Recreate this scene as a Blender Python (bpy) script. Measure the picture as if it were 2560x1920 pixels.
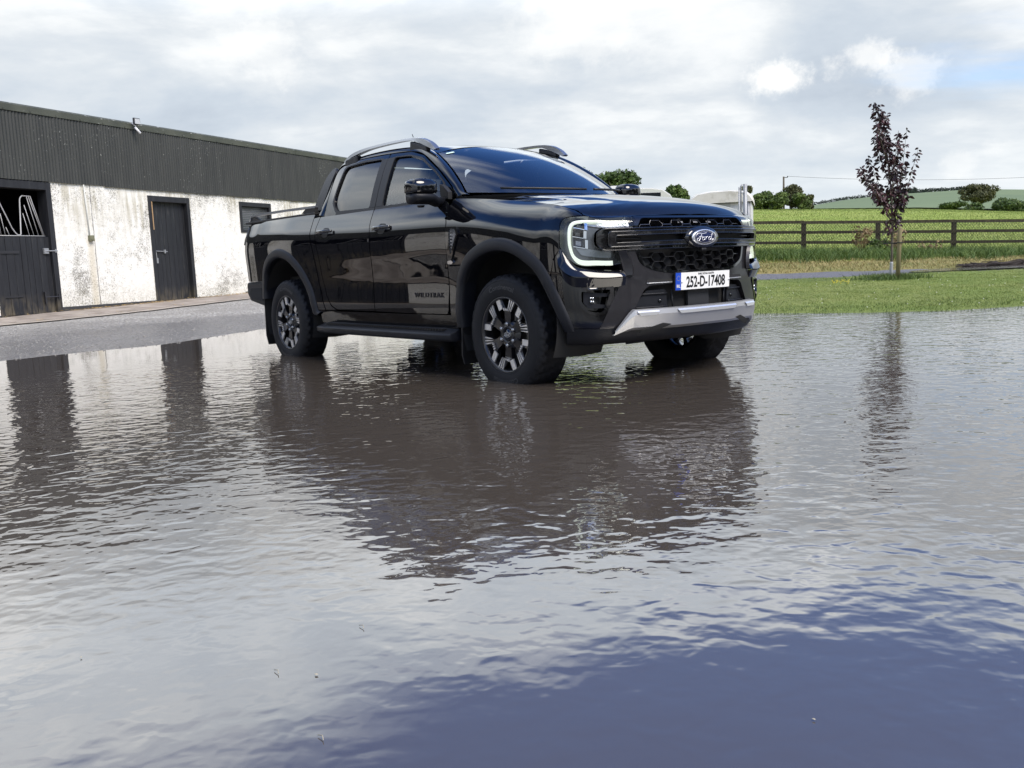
import bpy, math, random
import numpy as np
from mathutils import Vector, Matrix
from mathutils.geometry import delaunay_2d_cdt
for _o in list(bpy.data.objects): bpy.data.objects.remove(_o)
scene = bpy.context.scene
R = math.radians
COL = scene.collection
rng = np.random.default_rng(7); random.seed(7)

# ------------------------------------------------------------------ camera
CAM = np.array([4.730, -4.5905, .7765]); YAW, PIT, ROL = R(141.912), R(7.515), R(-2.392)
Fv = np.array([math.cos(PIT)*math.cos(YAW), math.cos(PIT)*math.sin(YAW), -math.sin(PIT)])
Rv = np.array([math.sin(YAW), -math.cos(YAW), 0.]); Uv = np.cross(Rv, Fv)
R2 = math.cos(ROL)*Rv+math.sin(ROL)*Uv; U2 = -math.sin(ROL)*Rv+math.cos(ROL)*Uv
cd = bpy.data.cameras.new('camera'); cam = bpy.data.objects.new('camera', cd); COL.objects.link(cam)
cd.sensor_fit = 'HORIZONTAL'; cd.sensor_width = 36; cd.lens = 2305.7/2560*36; cd.clip_start = .05; cd.clip_end = 6000
M = Matrix.Identity(4)
for i in range(3): M[i][0] = R2[i]; M[i][1] = U2[i]; M[i][2] = -Fv[i]; M[i][3] = CAM[i]
cam.matrix_world = M; scene.camera = cam
scene.render.resolution_x = 1024; scene.render.resolution_y = 768
scene.view_settings.view_transform = 'Standard'; scene.view_settings.look = 'None'
scene.view_settings.gamma = 1; scene.view_settings.exposure = 0.38

# ------------------------------------------------------------------ sky and sun
SUN_EL, SUN_AZ = R(50), R(10)
w = bpy.data.worlds.new('World'); scene.world = w; w.use_nodes = True
nt = w.node_tree; nt.nodes.clear()
def N(t, kind, **kw):
    n = t.nodes.new(kind)
    for k, v in kw.items():
        if k.startswith('i_'): n.inputs[k[2:].replace('_', ' ')].default_value = v
        else: setattr(n, k, v)
    return n
def math_(t, op, a, b=None, clamp=False):
    n = t.nodes.new('ShaderNodeMath'); n.operation = op; n.use_clamp = clamp
    for i, v in enumerate((a, b)):
        if v is None: continue
        if isinstance(v, (int, float)): n.inputs[i].default_value = v
        else: t.links.new(v, n.inputs[i])
    return n.outputs[0]
def ramp(t, fac, pts, mode='LINEAR'):
    n = t.nodes.new('ShaderNodeValToRGB'); n.color_ramp.interpolation = mode
    el = n.color_ramp.elements
    while len(el) < len(pts): el.new(.5)
    for e, (p, c) in zip(el, pts):
        e.position = p; e.color = (c, c, c, 1) if isinstance(c, (int, float)) else (*c, 1)
    t.links.new(fac, n.inputs[0]); return n.outputs[0]
def mapr(t, v, a, b, c=0., d=1., smooth=False):
    n = t.nodes.new('ShaderNodeMapRange'); n.clamp = True
    if smooth: n.interpolation_type = 'SMOOTHSTEP'
    t.links.new(v, n.inputs[0])
    for i, k in enumerate((a, b, c, d)): n.inputs[i+1].default_value = k
    return n.outputs[0]
def mixc(t, f, a, b):
    n = t.nodes.new('ShaderNodeMix'); n.data_type = 'RGBA'
    for s, v in ((0, f), (6, a), (7, b)):
        if isinstance(v, (int, float)): n.inputs[s].default_value = v
        elif isinstance(v, tuple): n.inputs[s].default_value = (*v, 1)
        else: t.links.new(v, n.inputs[s])
    return n.outputs[2]
def noise(t, vec, scale, detail=6, rough=.55, dist=0.):
    n = t.nodes.new('ShaderNodeTexNoise'); t.links.new(vec, n.inputs['Vector'])
    n.inputs['Scale'].default_value = scale; n.inputs['Detail'].default_value = detail
    n.inputs['Roughness'].default_value = rough; n.inputs['Distortion'].default_value = dist
    return n.outputs['Fac']
def scalev(t, vec, s, loc=(0, 0, 0), rot=(0, 0, 0)):
    n = t.nodes.new('ShaderNodeMapping'); t.links.new(vec, n.inputs[0])
    n.inputs['Scale'].default_value = s; n.inputs['Location'].default_value = loc; n.inputs['Rotation'].default_value = rot
    return n.outputs[0]
sky = N(nt, 'ShaderNodeTexSky', sky_type='NISHITA', sun_disc=False, sun_elevation=SUN_EL, sun_rotation=R(90)-SUN_AZ)
sky.air_density = 1.1; sky.dust_density = .6; sky.ozone_density = 3.0
bg1 = N(nt, 'ShaderNodeBackground'); bg1.inputs[1].default_value = .15
hs = N(nt, 'ShaderNodeHueSaturation'); hs.inputs['Saturation'].default_value = 1.28; hs.inputs['Hue'].default_value = .514; hs.inputs['Value'].default_value = 1.15; nt.links.new(sky.outputs[0], hs.inputs['Color']); nt.links.new(hs.outputs[0], bg1.inputs[0])
tc = N(nt, 'ShaderNodeTexCoord'); sep = N(nt, 'ShaderNodeSeparateXYZ'); nt.links.new(tc.outputs['Generated'], sep.inputs[0])
zz = sep.outputs[2]
zc = math_(nt, 'ADD', math_(nt, 'MAXIMUM', zz, 0.0), .22)
cmb = N(nt, 'ShaderNodeCombineXYZ')
nt.links.new(math_(nt, 'DIVIDE', sep.outputs[0], zc), cmb.inputs[0]); nt.links.new(math_(nt, 'DIVIDE', sep.outputs[1], zc), cmb.inputs[1])
# cloud coordinates turned so that streaks lie across the view
cl = scalev(nt, cmb.outputs[0], (1, 1, 1), (3.1, 1.7, 0), (0, 0, R(-52)))
n1 = noise(nt, scalev(nt, cl, (.55, 1.0, 1)), .9, 8, .56, .3)
n2 = noise(nt, scalev(nt, cl, (.8, 1.3, 1), (7, 2, 0)), 2.1, 9, .58, .2)
n3 = noise(nt, scalev(nt, tc.outputs['Generated'], (1, 1, 2.4)), 4.2, 8, .56, .25)
# how much cloud: solid towards the horizon, broken overhead
cov = math_(nt, 'ADD', math_(nt, 'ADD', mapr(nt, zz, .27, .45, .70, .05, True), math_(nt, 'ADD', mapr(nt, zz, .42, .50, 0, -.30), mapr(nt, zz, .55, .75, 0, .42))), math_(nt, 'MULTIPLY', math_(nt, 'SUBTRACT', n1, .5), 2.0))
# side term: more cloud to the left of the view (direction +Rv is right)
dotr = N(nt, 'ShaderNodeVectorMath', operation='DOT_PRODUCT'); nt.links.new(tc.outputs['Generated'], dotr.inputs[0]); dotr.inputs[1].default_value = tuple(Rv)
cov = math_(nt, 'ADD', cov, math_(nt, 'MULTIPLY', mapr(nt, dotr.outputs['Value'], -.25, .30, .26, -.36), mapr(nt, zz, .27, .34, 0, 1)))
mask = mapr(nt, cov, .04, .50, 0, 1, True)
shade = math_(nt, 'ADD', math_(nt, 'MULTIPLY', n2, .38), math_(nt, 'MULTIPLY', n3, .62))
ccol = ramp(nt, shade, [(.30, (.52, .59, .68)), (.42, (.62, .69, .77)), (.50, (.74, .79, .84)), (.57, (.90, .93, .95)), (.68, (1.05, 1.05, 1.05))])
hor = mapr(nt, zz, .0, .16, 1, 0, True)
ccol = mixc(nt, math_(nt, 'MULTIPLY', hor, .55), ccol, (.74, .82, .88))
# low cumulus puffs to the right of the view
def puff(px, py, r_, k):
    global ccol
    d = Fv*2305.7+R2*(px-1280)-U2*(py-960); d = d/np.linalg.norm(d); n = N(nt, 'ShaderNodeVectorMath', operation='DISTANCE'); nt.links.new(scalev(nt, tc.outputs['Generated'], (1, 1, 1.5), (0, 0, -.5*float(d[2]))), n.inputs[0]); n.inputs[1].default_value = (float(d[0]), float(d[1]), float(d[2]))
    f = math_(nt, 'ADD', n.outputs['Value'], math_(nt, 'MULTIPLY', math_(nt, 'SUBTRACT', pn, .5), r_*3.2)); ccol = mixc(nt, math_(nt, 'MULTIPLY', mapr(nt, f, r_*.25, r_*1.1, 1, 0, True), k), ccol, (1.12, 1.11, 1.08))
pn = noise(nt, tc.outputs['Generated'], 20, 7, .65)
for a_ in ((1930, 195, .030, .8), (2165, 150, .030, .6), (2260, 185, .035, .5), (2400, 405, .024, .30), (2490, 372, .020, .30), (650, 120, .05, .35), (1450, 60, .07, .3)): puff(*a_)
bg2 = N(nt, 'ShaderNodeBackground'); bg2.inputs[1].default_value = .74; nt.links.new(ccol, bg2.inputs[0]); nt.links.new(mapr(nt, zz, .235, .36, .80, 1.9, True), bg2.inputs[1])  # clouds above the frame brightened, added to lift reflections in water and bonnet
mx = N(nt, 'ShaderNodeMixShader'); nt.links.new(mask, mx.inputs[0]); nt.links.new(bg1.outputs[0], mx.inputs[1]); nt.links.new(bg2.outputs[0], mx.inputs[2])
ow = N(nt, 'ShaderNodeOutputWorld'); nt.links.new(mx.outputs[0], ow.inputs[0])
sl = bpy.data.lights.new('sun', 'SUN'); sl.energy = 3.7; sl.angle = R(34); sl.color = (1, .93, .82)
so = bpy.data.objects.new('sun', sl); COL.objects.link(so)
sd = Vector((math.cos(SUN_EL)*math.cos(SUN_AZ), math.cos(SUN_EL)*math.sin(SUN_AZ), math.sin(SUN_EL)))
so.rotation_euler = sd.to_track_quat('Z', 'Y').to_euler(); so.location = (0, 0, 60)

# ------------------------------------------------------------------ helpers
def mat(name, base=(.5, .5, .5), rough=.5, metal=0., coat=0., ior=1.5, emit=None, es=1., spec=None):
    m = bpy.data.materials.new(name); m.use_nodes = True; b = m.node_tree.nodes['Principled BSDF']
    b.inputs['Base Color'].default_value = (*base, 1); b.inputs['Roughness'].default_value = rough
    b.inputs['Metallic'].default_value = metal; b.inputs['Coat Weight'].default_value = coat
    b.inputs['Coat Roughness'].default_value = .02; b.inputs['IOR'].default_value = ior
    if emit: b.inputs['Emission Color'].default_value = (*emit, 1); b.inputs['Emission Strength'].default_value = es
    return m
def nodes(m): return m.node_tree, m.node_tree.nodes['Principled BSDF']
def bump(t, b, h, strength=.3, dist=.01):
    n = t.nodes.new('ShaderNodeBump'); n.inputs['Strength'].default_value = strength; n.inputs['Distance'].default_value = dist
    t.links.new(h, n.inputs['Height']); t.links.new(n.outputs[0], b.inputs['Normal']); return n
def vary(m, cols, scale, coord='Object', detail=6, rough=.6, bs=0., bscale=None, stretch=(1, 1, 1), pos=None, rr=None):
    t, b = nodes(m); tc = t.nodes.new('ShaderNodeTexCoord'); v = scalev(t, tc.outputs[coord], stretch)
    f = noise(t, v, scale, detail, rough)
    k = len(cols); pos = pos or [.3+.4*i/(k-1) for i in range(k)]
    t.links.new(ramp(t, f, list(zip(pos, cols))), b.inputs['Base Color'])
    if rr: t.links.new(mapr(t, f, .3, .7, *rr), b.inputs['Roughness'])
    if bs: bump(t, b, noise(t, v, bscale or scale*4, 4, .6), 1., bs)
    return m
class MB:
    def __init__(s): s.v = []; s.f = []; s.n = []; s.c = 0; s.custom = True
    def add(s, V, F, Nn=None):
        V = np.asarray(V, float); s.v.append(V); s.f.extend([tuple(int(i)+s.c for i in f) for f in F]); s.c += len(V)
        if Nn is None: s.custom = False
        else: s.n.append(np.asarray(Nn, float))
        return s
    def tf(s, fn):
        s.v = [fn(V) for V in s.v]; return s
    def build(s, name, m=None, parent=None, smooth=True, bevel=0., seg=2, sharp=None):
        me = bpy.data.meshes.new(name); V = np.concatenate(s.v) if s.v else np.zeros((0, 3))
        me.from_pydata(V.tolist(), [], s.f)
        if smooth: me.polygons.foreach_set('use_smooth', [True]*len(me.polygons))
        if m: me.materials.append(m)
        if s.custom and s.n and smooth:
            me.normals_split_custom_set_from_vertices(np.concatenate(s.n).tolist())
        elif sharp:
            me.set_sharp_from_angle(angle=R(sharp))
        me.update()
        o = bpy.data.objects.new(name, me); COL.objects.link(o)
        if parent is not None: o.parent = parent
        if bevel:
            b = o.modifiers.new('bevel', 'BEVEL'); b.width = bevel; b.segments = seg; b.limit_method = 'ANGLE'; b.angle_limit = R(35); b.harden_normals = False
        return o
def tag(o, label=None, cat=None, group=None, kind=None):
    for k, v in (('label', label), ('category', cat), ('group', group), ('kind', kind)):
        if v: o[k] = v
    return o
def empty(name, loc=(0, 0, 0), rz=0., parent=None):
    o = bpy.data.objects.new(name, None); COL.objects.link(o); o.location = loc; o.rotation_euler = (0, 0, rz); o.empty_display_size = .1
    if parent is not None: o.parent = parent
    return o
BF = [(0, 3, 2, 1), (4, 5, 6, 7), (0, 1, 5, 4), (1, 2, 6, 5), (2, 3, 7, 6), (3, 0, 4, 7)]
def box(mb, x0, x1, y0, y1, z0, z1):
    mb.add([(x0, y0, z0), (x1, y0, z0), (x1, y1, z0), (x0, y1, z0), (x0, y0, z1), (x1, y0, z1), (x1, y1, z1), (x0, y1, z1)], BF); return mb
def frame_of(d):
    d = np.asarray(d, float); d = d/np.linalg.norm(d); a = np.array([0, 0, 1.]) if abs(d[2]) < .9 else np.array([1., 0, 0])
    u = np.cross(d, a); u /= np.linalg.norm(u); return u, np.cross(d, u)
def tube(mb, pts, r, n=8, caps=True):
    pts = np.asarray(pts, float); k = len(pts); r = np.broadcast_to(np.asarray(r, float), (k,))
    V = []; pu = None
    for i in range(k):
        d = pts[min(i+1, k-1)]-pts[max(i-1, 0)]
        if pu is None: u, w_ = frame_of(d)
        else:
            dn = d/np.linalg.norm(d); u = pu-dn*(pu@dn); u /= np.linalg.norm(u)+1e-12; w_ = np.cross(dn, u)
        pu = u
        for j in range(n):
            a = 2*math.pi*j/n; V.append(pts[i]+r[i]*(math.cos(a)*u+math.sin(a)*w_))
    F = [(i*n+j, i*n+(j+1) % n, (i+1)*n+(j+1) % n, (i+1)*n+j) for i in range(k-1) for j in range(n)]
    if caps: F += [tuple(range(n-1, -1, -1)), tuple((k-1)*n+j for j in range(n))]
    mb.add(V, F); return mb
def loft(mb, rows, close=False, cap=False):
    rows = [np.asarray(r_, float) for r_ in rows]; n = len(rows[0]); k = len(rows); F = []
    for i in range(k-1):
        for j in range(n if close else n-1):
            F.append((i*n+j, i*n+(j+1) % n, (i+1)*n+(j+1) % n, (i+1)*n+j))
    if cap and close: F += [tuple(range(n-1, -1, -1)), tuple((k-1)*n+j for j in range(n))]
    mb.add(np.concatenate(rows), F); return mb
def lathe(mb, prof, n=48, axis='y', c=(0, 0, 0), a0=0, a1=2*math.pi):
    """prof: (radius, offset along axis)"""
    full = abs(a1-a0-2*math.pi) < 1e-6; m_ = n if full else n+1; V = []
    for r_, h in prof:
        for j in range(m_):
            a = a0+(a1-a0)*j/n
            p = (r_*math.cos(a), h, r_*math.sin(a)) if axis == 'y' else ((r_*math.cos(a), r_*math.sin(a), h) if axis == 'z' else (h, r_*math.cos(a), r_*math.sin(a)))
            V.append((p[0]+c[0], p[1]+c[1], p[2]+c[2]))
    k = len(prof); F = [(i*m_+j, i*m_+(j+1) % m_, (i+1)*m_+(j+1) % m_, (i+1)*m_+j) for i in range(k-1) for j in range(n)]
    mb.add(V, F); return mb
def prism(mb, poly, a, b, fn):
    """extrude 2D polygon between a and b; fn(p, q, t) -> xyz"""
    n = len(poly); V = [fn(p, q, a) for p, q in poly]+[fn(p, q, b) for p, q in poly]
    F = [tuple(range(n)), tuple(range(2*n-1, n-1, -1))]+[(i, (i+1) % n, n+(i+1) % n, n+i)[::-1] for i in range(n)]
    mb.add(V, F); return mb
def inpoly(P, poly):
    P = np.asarray(P, float); poly = np.asarray(poly, float); x, y = P[:, 0], P[:, 1]; r_ = np.zeros(len(P), bool); j = len(poly)-1
    for i in range(len(poly)):
        xi, yi = poly[i]; xj, yj = poly[j]
        c_ = ((yi > y) != (yj > y)) & (x < (xj-xi)*(y-yi)/((yj-yi) if yj != yi else 1e-12)+xi)
        r_ ^= c_; j = i
    return r_
def dpoly(P, poly):
    P = np.asarray(P, float); poly = np.asarray(poly, float); d = np.full(len(P), 1e9)
    for i in range(len(poly)):
        a = poly[i-1]; b = poly[i]; ab = b-a; t = np.clip(((P-a)@ab)/max(ab@ab, 1e-12), 0, 1)
        d = np.minimum(d, np.linalg.norm(P-(a+t[:, None]*ab), axis=1))
    return d
def rnd(poly, r_=.03, n=4):
    """round the corners of a polygon; a point may carry its own radius"""
    out = []; k = len(poly)
    for i in range(k):
        p = np.array(poly[i][:2], float); rr = poly[i][2] if len(poly[i]) > 2 else r_
        a = np.array(poly[i-1][:2], float)-p; b = np.array(poly[(i+1) % k][:2], float)-p
        la, lb = np.linalg.norm(a), np.linalg.norm(b); q = min(rr, .45*la, .45*lb)
        if q < 1e-4: out.append(p); continue
        pa = p+a/la*q; pb = p+b/lb*q
        for t in np.linspace(0, 1, n): out.append((1-t)**2*pa+2*t*(1-t)*p+t*t*pb)
    return np.array(out)
def dens(poly, sp):
    out = []
    for i in range(len(poly)):
        a = np.asarray(poly[i-1], float); b = np.asarray(poly[i], float); k = max(1, int(np.ceil(np.linalg.norm(b-a)/sp)))
        for j in range(k): out.append(a+(b-a)*j/k)
    return np.array(out)
def opend(poly, sp):
    q = dens(poly, sp); k = max(1, int(np.ceil(np.linalg.norm(np.asarray(poly[0], float)-np.asarray(poly[-1], float))/sp))); return np.concatenate([q[k:], [poly[-1]]])
def patch(mb, poly, fn, sp=.03, off=0., thick=.02, holes=(), side=1, sc=(1, 1)):
    """trimmed piece of a parametric surface with its edges turned inwards; side=-1 mirrors it to the other flank"""
    sc = np.array(sc, float); loops = [dens(np.asarray(l, float)*sc, sp) for l in [poly]+list(holes)]
    pts = [tuple(p) for l in loops for p in l]; edges = []; c_ = 0
    for l in loops: edges += [(c_+i, c_+(i+1) % len(l)) for i in range(len(l))]; c_ += len(l)
    lo = loops[0].min(0); hi = loops[0].max(0)
    gx, gy = np.meshgrid(np.arange(lo[0]+sp/2, hi[0], sp), np.arange(lo[1]+sp/2, hi[1], sp)); g = np.stack([gx.ravel(), gy.ravel()], 1)
    if len(g):
        k = inpoly(g, loops[0])
        for h in loops[1:]: k &= ~inpoly(g, h)
        g = g[k]
    if len(g):
        k = np.ones(len(g), bool)
        for l in loops: k &= dpoly(g, l) > sp*.45
        g = g[k]; pts += [tuple(p) for p in g]
    V2, E2, F2, ov, oe, of_ = delaunay_2d_cdt([Vector(p) for p in pts], edges, [], 0, 1e-6)
    V2 = np.array([(v.x, v.y) for v in V2]); F2 = np.array([f for f in F2 if len(f) == 3])
    cen = V2[F2].mean(1); k = inpoly(cen, loops[0])
    for h in loops[1:]: k &= ~inpoly(cen, h)
    F2 = F2[k]; Q = V2/sc
    P, Nn = fn(Q[:, 0], Q[:, 1], off); P = P.copy(); Nn = Nn.copy()
    if side < 0: P[:, 1] *= -1; Nn[:, 1] *= -1
    gn = np.cross(P[F2[:, 1]]-P[F2[:, 0]], P[F2[:, 2]]-P[F2[:, 0]]); fl = (gn*Nn[F2[:, 0]]).sum(1) < 0
    F2[fl] = F2[fl][:, ::-1]
    mb.add(P, F2.tolist(), Nn)
    if thick:
        for l in loops:
            q = l/sc; P, Nn = fn(q[:, 0], q[:, 1], off); P = P.copy(); Nn = Nn.copy()
            if side < 0: P[:, 1] *= -1; Nn[:, 1] *= -1
            n = len(P); B = P-Nn*thick; tg = np.roll(P, -1, 0)-np.roll(P, 1, 0); en = np.cross(tg, Nn); en /= np.linalg.norm(en, axis=1)[:, None]+1e-9
            # make edge normals point away from the piece
            cpt = P.mean(0)
            if (en*(P-cpt)).sum() < 0: en = -en
            if l is not loops[0]: en = -en
            fs = []
            for i in range(n):
                j = (i+1) % n; f = (i, j, n+j, n+i); gn = np.cross(P[j]-P[i], B[i]-P[i])
                fs.append(f if gn@en[i] > 0 else f[::-1])
            mb.add(np.concatenate([P, B]), fs, np.concatenate([en, en]))
    return mb
def textmesh(s, size=1., ext=.0, align='CENTER', shear=0., off=0., sx=1., spacing=1.):
    c_ = bpy.data.curves.new('lettering', 'FONT'); c_.body = s; c_.size = size; c_.extrude = ext; c_.align_x = align; c_.align_y = 'CENTER'; c_.shear = shear
    c_.offset = off; c_.resolution_u = 3; c_.space_character = spacing
    o = bpy.data.objects.new('lettering', c_); COL.objects.link(o); dg = bpy.context.evaluated_depsgraph_get(); dg.update()
    me = bpy.data.meshes.new_from_object(o.evaluated_get(dg)); V = np.array([v.co[:] for v in me.vertices]); F = [tuple(p.vertices) for p in me.polygons]
    bpy.data.objects.remove(o); bpy.data.curves.remove(c_); bpy.data.meshes.remove(me)
    V[:, 0] *= sx
    return V, F
def at(D, px):
    """ground-plan point at distance D ahead, at bearing px/2306 right of the view axis"""
    L = (px-1280)/2305.7*D; return CAM[:2]+D*np.array([math.cos(YAW), math.sin(YAW)])+L*Rv[:2]
# ------------------------------------------------------------------ terrain
Fh = np.array([math.cos(YAW), math.sin(YAW)]); Rh = Rv[:2]
PUD = np.array([(-5.2, -14), (-5.35, -6), (-5.55, -4), (-5.75, -2.92), (-5.95, -2.25), (-6.1, -1.2), (-6.59, -.56), (-7.5, .66), (-8.0, 2.0), (-7.6, 3.6), (-6, 4.8),
                (-4, 5.3), (-2.76, 5.36), (-1.46, 5.81), (-.75, 6.34), (-.31, 7.44), (.2, 9), (1.5, 11), (5, 13), (12, 10), (15, 0), (12, -12), (3, -17)], float)
WA = np.array([-19.404, 3.451]); WD = np.array([math.cos(R(119.5)), math.sin(R(119.5))]); WN_ = np.array([WD[1], -WD[0]])
def sstep(x, a, b): t = np.clip((x-a)/(b-a), 0, 1); return t*t*(3-2*t)
_nk = rng.normal(size=(14, 2)); _nk /= np.linalg.norm(_nk, axis=1)[:, None]; _nf = 2*np.pi/np.geomspace(.35, 5., 14); _np = rng.uniform(0, 6.28, 14)
def wob(x, y):
    r_ = np.zeros_like(x)
    for i in range(14): r_ += np.sin((x*_nk[i, 0]+y*_nk[i, 1])*_nf[i]+_np[i])/_nf[i]**.7
    return r_
def crestk(px): return np.interp(px, [1500, 1880, 2300, 2560, 3000], [1.06, 1.04, .92, .78, .6])
def GZ(x, y):
    x = np.asarray(x, float); y = np.asarray(y, float); P = np.stack([x.ravel(), y.ravel()], 1)
    d = dpoly(P, PUD); ins = inpoly(P, PUD); dx = P-CAM[:2]; D = dx@Fh; L = dx@Rh
    px = np.where(D > .5, 1280+2305.7*L/np.maximum(D, .5), np.where(L > 0, 9000, -9000))
    s = (P-WA)@WD; zw = np.clip(.07+(s+3.6)*.018, .03, .32)
    gl = .010*sstep(d, 0, .45)+np.minimum(d/9., 1.)*zw+np.maximum(d-12, 0)*.004
    k = crestk(px); tilt = (np.clip(px, 1200, 3000)-2016)*.00057*sstep(D, 20.5, 37)
    zr = np.interp(D, [10, 12, 14, 18.7, 20.5, 24.5, 26, 28.5, 37], [0, .02, .05, .10, .15, .17, .28, .42, .60])
    zf = np.interp(D, [37, 50, 65, 90, 120, 150, 180, 260, 400, 3000], [0, .9, 2.05, 3.9, 5.35, 6.0, 6.0, 5., 4, 2])*k
    gr = np.minimum(zr, np.maximum(d, 0)*.03)-tilt+np.where(D > 37, zf, 0)
    t = sstep(px, 900, 1450)*sstep(D, 3, 8)
    out = gl*(1-t)+gr*t
    z = np.where(ins, -np.minimum(.085, d*.05), out)
    z = z+wob(P[:, 0], P[:, 1])*.0016*np.clip(d/1.5+.15, .15, 1)*np.where(ins, .4, 1)*(1+3.*t)
    return z.reshape(x.shape)
def gz(x, y): return float(GZ(np.array([x]), np.array([y]))[0])
def gridmesh(name, X, Y, Z, m, flip=False):
    a, b = X.shape; V = np.stack([X.ravel(), Y.ravel(), Z.ravel()], 1); i = np.arange(a*b).reshape(a, b)
    F = np.stack([i[:-1, :-1].ravel(), i[1:, :-1].ravel(), i[1:, 1:].ravel(), i[:-1, 1:].ravel()], 1)
    if flip: F = F[:, ::-1]
    me = bpy.data.meshes.new(name); me.from_pydata(V.tolist(), [], F.tolist()); me.polygons.foreach_set('use_smooth', [True]*len(F)); me.materials.append(m)
    o = bpy.data.objects.new(name, me); COL.objects.link(o); return o
# gravel yard: base sheet to the horizon
m_gravel = mat('gravel', rough=.9)
t, b = nodes(m_gravel); tc = t.nodes.new('ShaderNodeTexCoord'); oc = tc.outputs['Object']
vo = t.nodes.new('ShaderNodeTexVoronoi'); vo.inputs['Scale'].default_value = 28; t.links.new(oc, vo.inputs['Vector'])
vo2 = t.nodes.new('ShaderNodeTexVoronoi'); vo2.inputs['Scale'].default_value = 85; t.links.new(oc, vo2.inputs['Vector'])
st = ramp(t, math_(t, 'ADD', math_(t, 'MULTIPLY', noise(t, oc, 60, 3, .7), .6), math_(t, 'MULTIPLY', vo.outputs['Distance'], .5)), [(.30, (.05, .046, .041)), (.45, (.18, .168, .148)), (.58, (.34, .322, .285)), (.74, (.66, .63, .57))])
big = mixc(t, mapr(t, noise(t, oc, .9, 5, .6), .40, .62), st, mixc(t, .5, st, (.22, .205, .18)))
sp = t.nodes.new('ShaderNodeSeparateXYZ'); ge = t.nodes.new('ShaderNodeNewGeometry'); t.links.new(ge.outputs['Position'], sp.inputs[0])
wet = mapr(t, math_(t, 'ADD', sp.outputs[2], math_(t, 'MULTIPLY', noise(t, oc, 3, 4), .012)), .022, .036, 1, 0)
wc = t.nodes.new('ShaderNodeMix'); wc.data_type = 'RGBA'; wc.blend_type = 'MULTIPLY'; t.links.new(math_(t, 'MULTIPLY', wet, .9), wc.inputs[0]); t.links.new(big, wc.inputs[6]); wc.inputs[7].default_value = (.40, .38, .37, 1)
t.links.new(wc.outputs[2], b.inputs['Base Color']); t.links.new(mapr(t, wet, 0, 1, .9, .35), b.inputs['Roughness'])
bump(t, b, math_(t, 'ADD', vo.outputs['Distance'], vo2.outputs['Distance']), 1., .012)
xs = np.unique(np.concatenate([-np.geomspace(13, 3500, 40), np.arange(-13, -3.99, .11), np.linspace(-3.9, 14, 20), np.geomspace(15, 3500, 26)]))
ys = np.unique(np.concatenate([-np.geomspace(9, 3500, 34), np.arange(-9, 6.01, .13), np.linspace(6.2, 12, 16), np.geomspace(13, 3500, 34)]))
X, Y = np.meshgrid(xs, ys, indexing='ij'); Z = GZ(X, Y)
rr = np.hypot(X-CAM[0], Y-CAM[1]); dxy = (X-CAM[0])*Fh[0]+(Y-CAM[1])*Fh[1]; lat = (X-CAM[0])*Rh[0]+(Y-CAM[1])*Rh[1]
pxx = np.where(dxy > 1, 1280+2305.7*lat/np.maximum(dxy, 1), 0)
under = sstep(pxx, 880, 980)*(dxy > 9)
Z = Z-.03*under-np.where(under > 0, np.maximum(rr-20, 0)*.02, 0)-np.maximum(rr-150, 0)*.004
tag(gridmesh('gravel_yard', X, Y, Z, m_gravel, True), kind='structure')
# bands to the right of the truck: lawn, track, dry strip, field, hill
def band(name, Ds, pxs, m, off=0., zf=None):
    Dg, Pg = np.meshgrid(Ds, pxs, indexing='ij'); L = (Pg-1280)/2305.7*Dg
    X = CAM[0]+Dg*Fh[0]+L*Rh[0]; Y = CAM[1]+Dg*Fh[1]+L*Rh[1]; Z = (GZ(X, Y) if zf is None else zf(Dg, Pg))+off
    return tag(gridmesh(name, X, Y, Z, m, False), kind='structure')
def grassmat(name, cols, big, sc=40):
    m = mat(name, rough=.85); t, b = nodes(m); tc = t.nodes.new('ShaderNodeTexCoord'); oc = tc.outputs['Object']
    f1 = noise(t, oc, sc, 4, .7); f2 = noise(t, oc, .35, 5, .6)
    c1 = ramp(t, f1, [(.3, cols[0]), (.5, cols[1]), (.7, cols[2])]); c2 = mixc(t, mapr(t, f2, .38, .60), c1, mixc(t, .65, c1, big))
    t.links.new(c2, b.inputs['Base Color']); bump(t, b, f1, 1., .03); b.inputs['Specular IOR Level'].default_value = .2
    return m
m_lawn = grassmat('lawn', [(.10, .15, .03), (.15, .21, .045), (.20, .26, .07)], (.22, .23, .08))
m_field = grassmat('field', [(.12, .18, .028), (.19, .26, .04), (.26, .32, .06)], (.28, .30, .08), 9)
m_strip = grassmat('dry_strip', [(.13, .11, .035), (.24, .20, .07), (.34, .28, .12)], (.10, .13, .03), 22)
m_track = mat('stone_track', rough=.8); vary(m_track, [(.03, .03, .035), (.10, .10, .11), (.24, .24, .25)], 26, bs=.02, bscale=40, pos=[.35, .5, .68])
pr = np.arange(860, 4200, 14.)
band('lawn', np.arange(9.5, 20.51, .12), pr, m_lawn, .012)
band('stone_track', np.linspace(20.5, 24.6, 14), pr, m_track, .0)
band('dry_grass_strip', np.linspace(24.6, 28.6, 14), pr, m_strip, .0)
band('field', np.concatenate([np.linspace(28.6, 60, 50), np.linspace(62, 185, 50)]), pr, m_field, .0)
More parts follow.
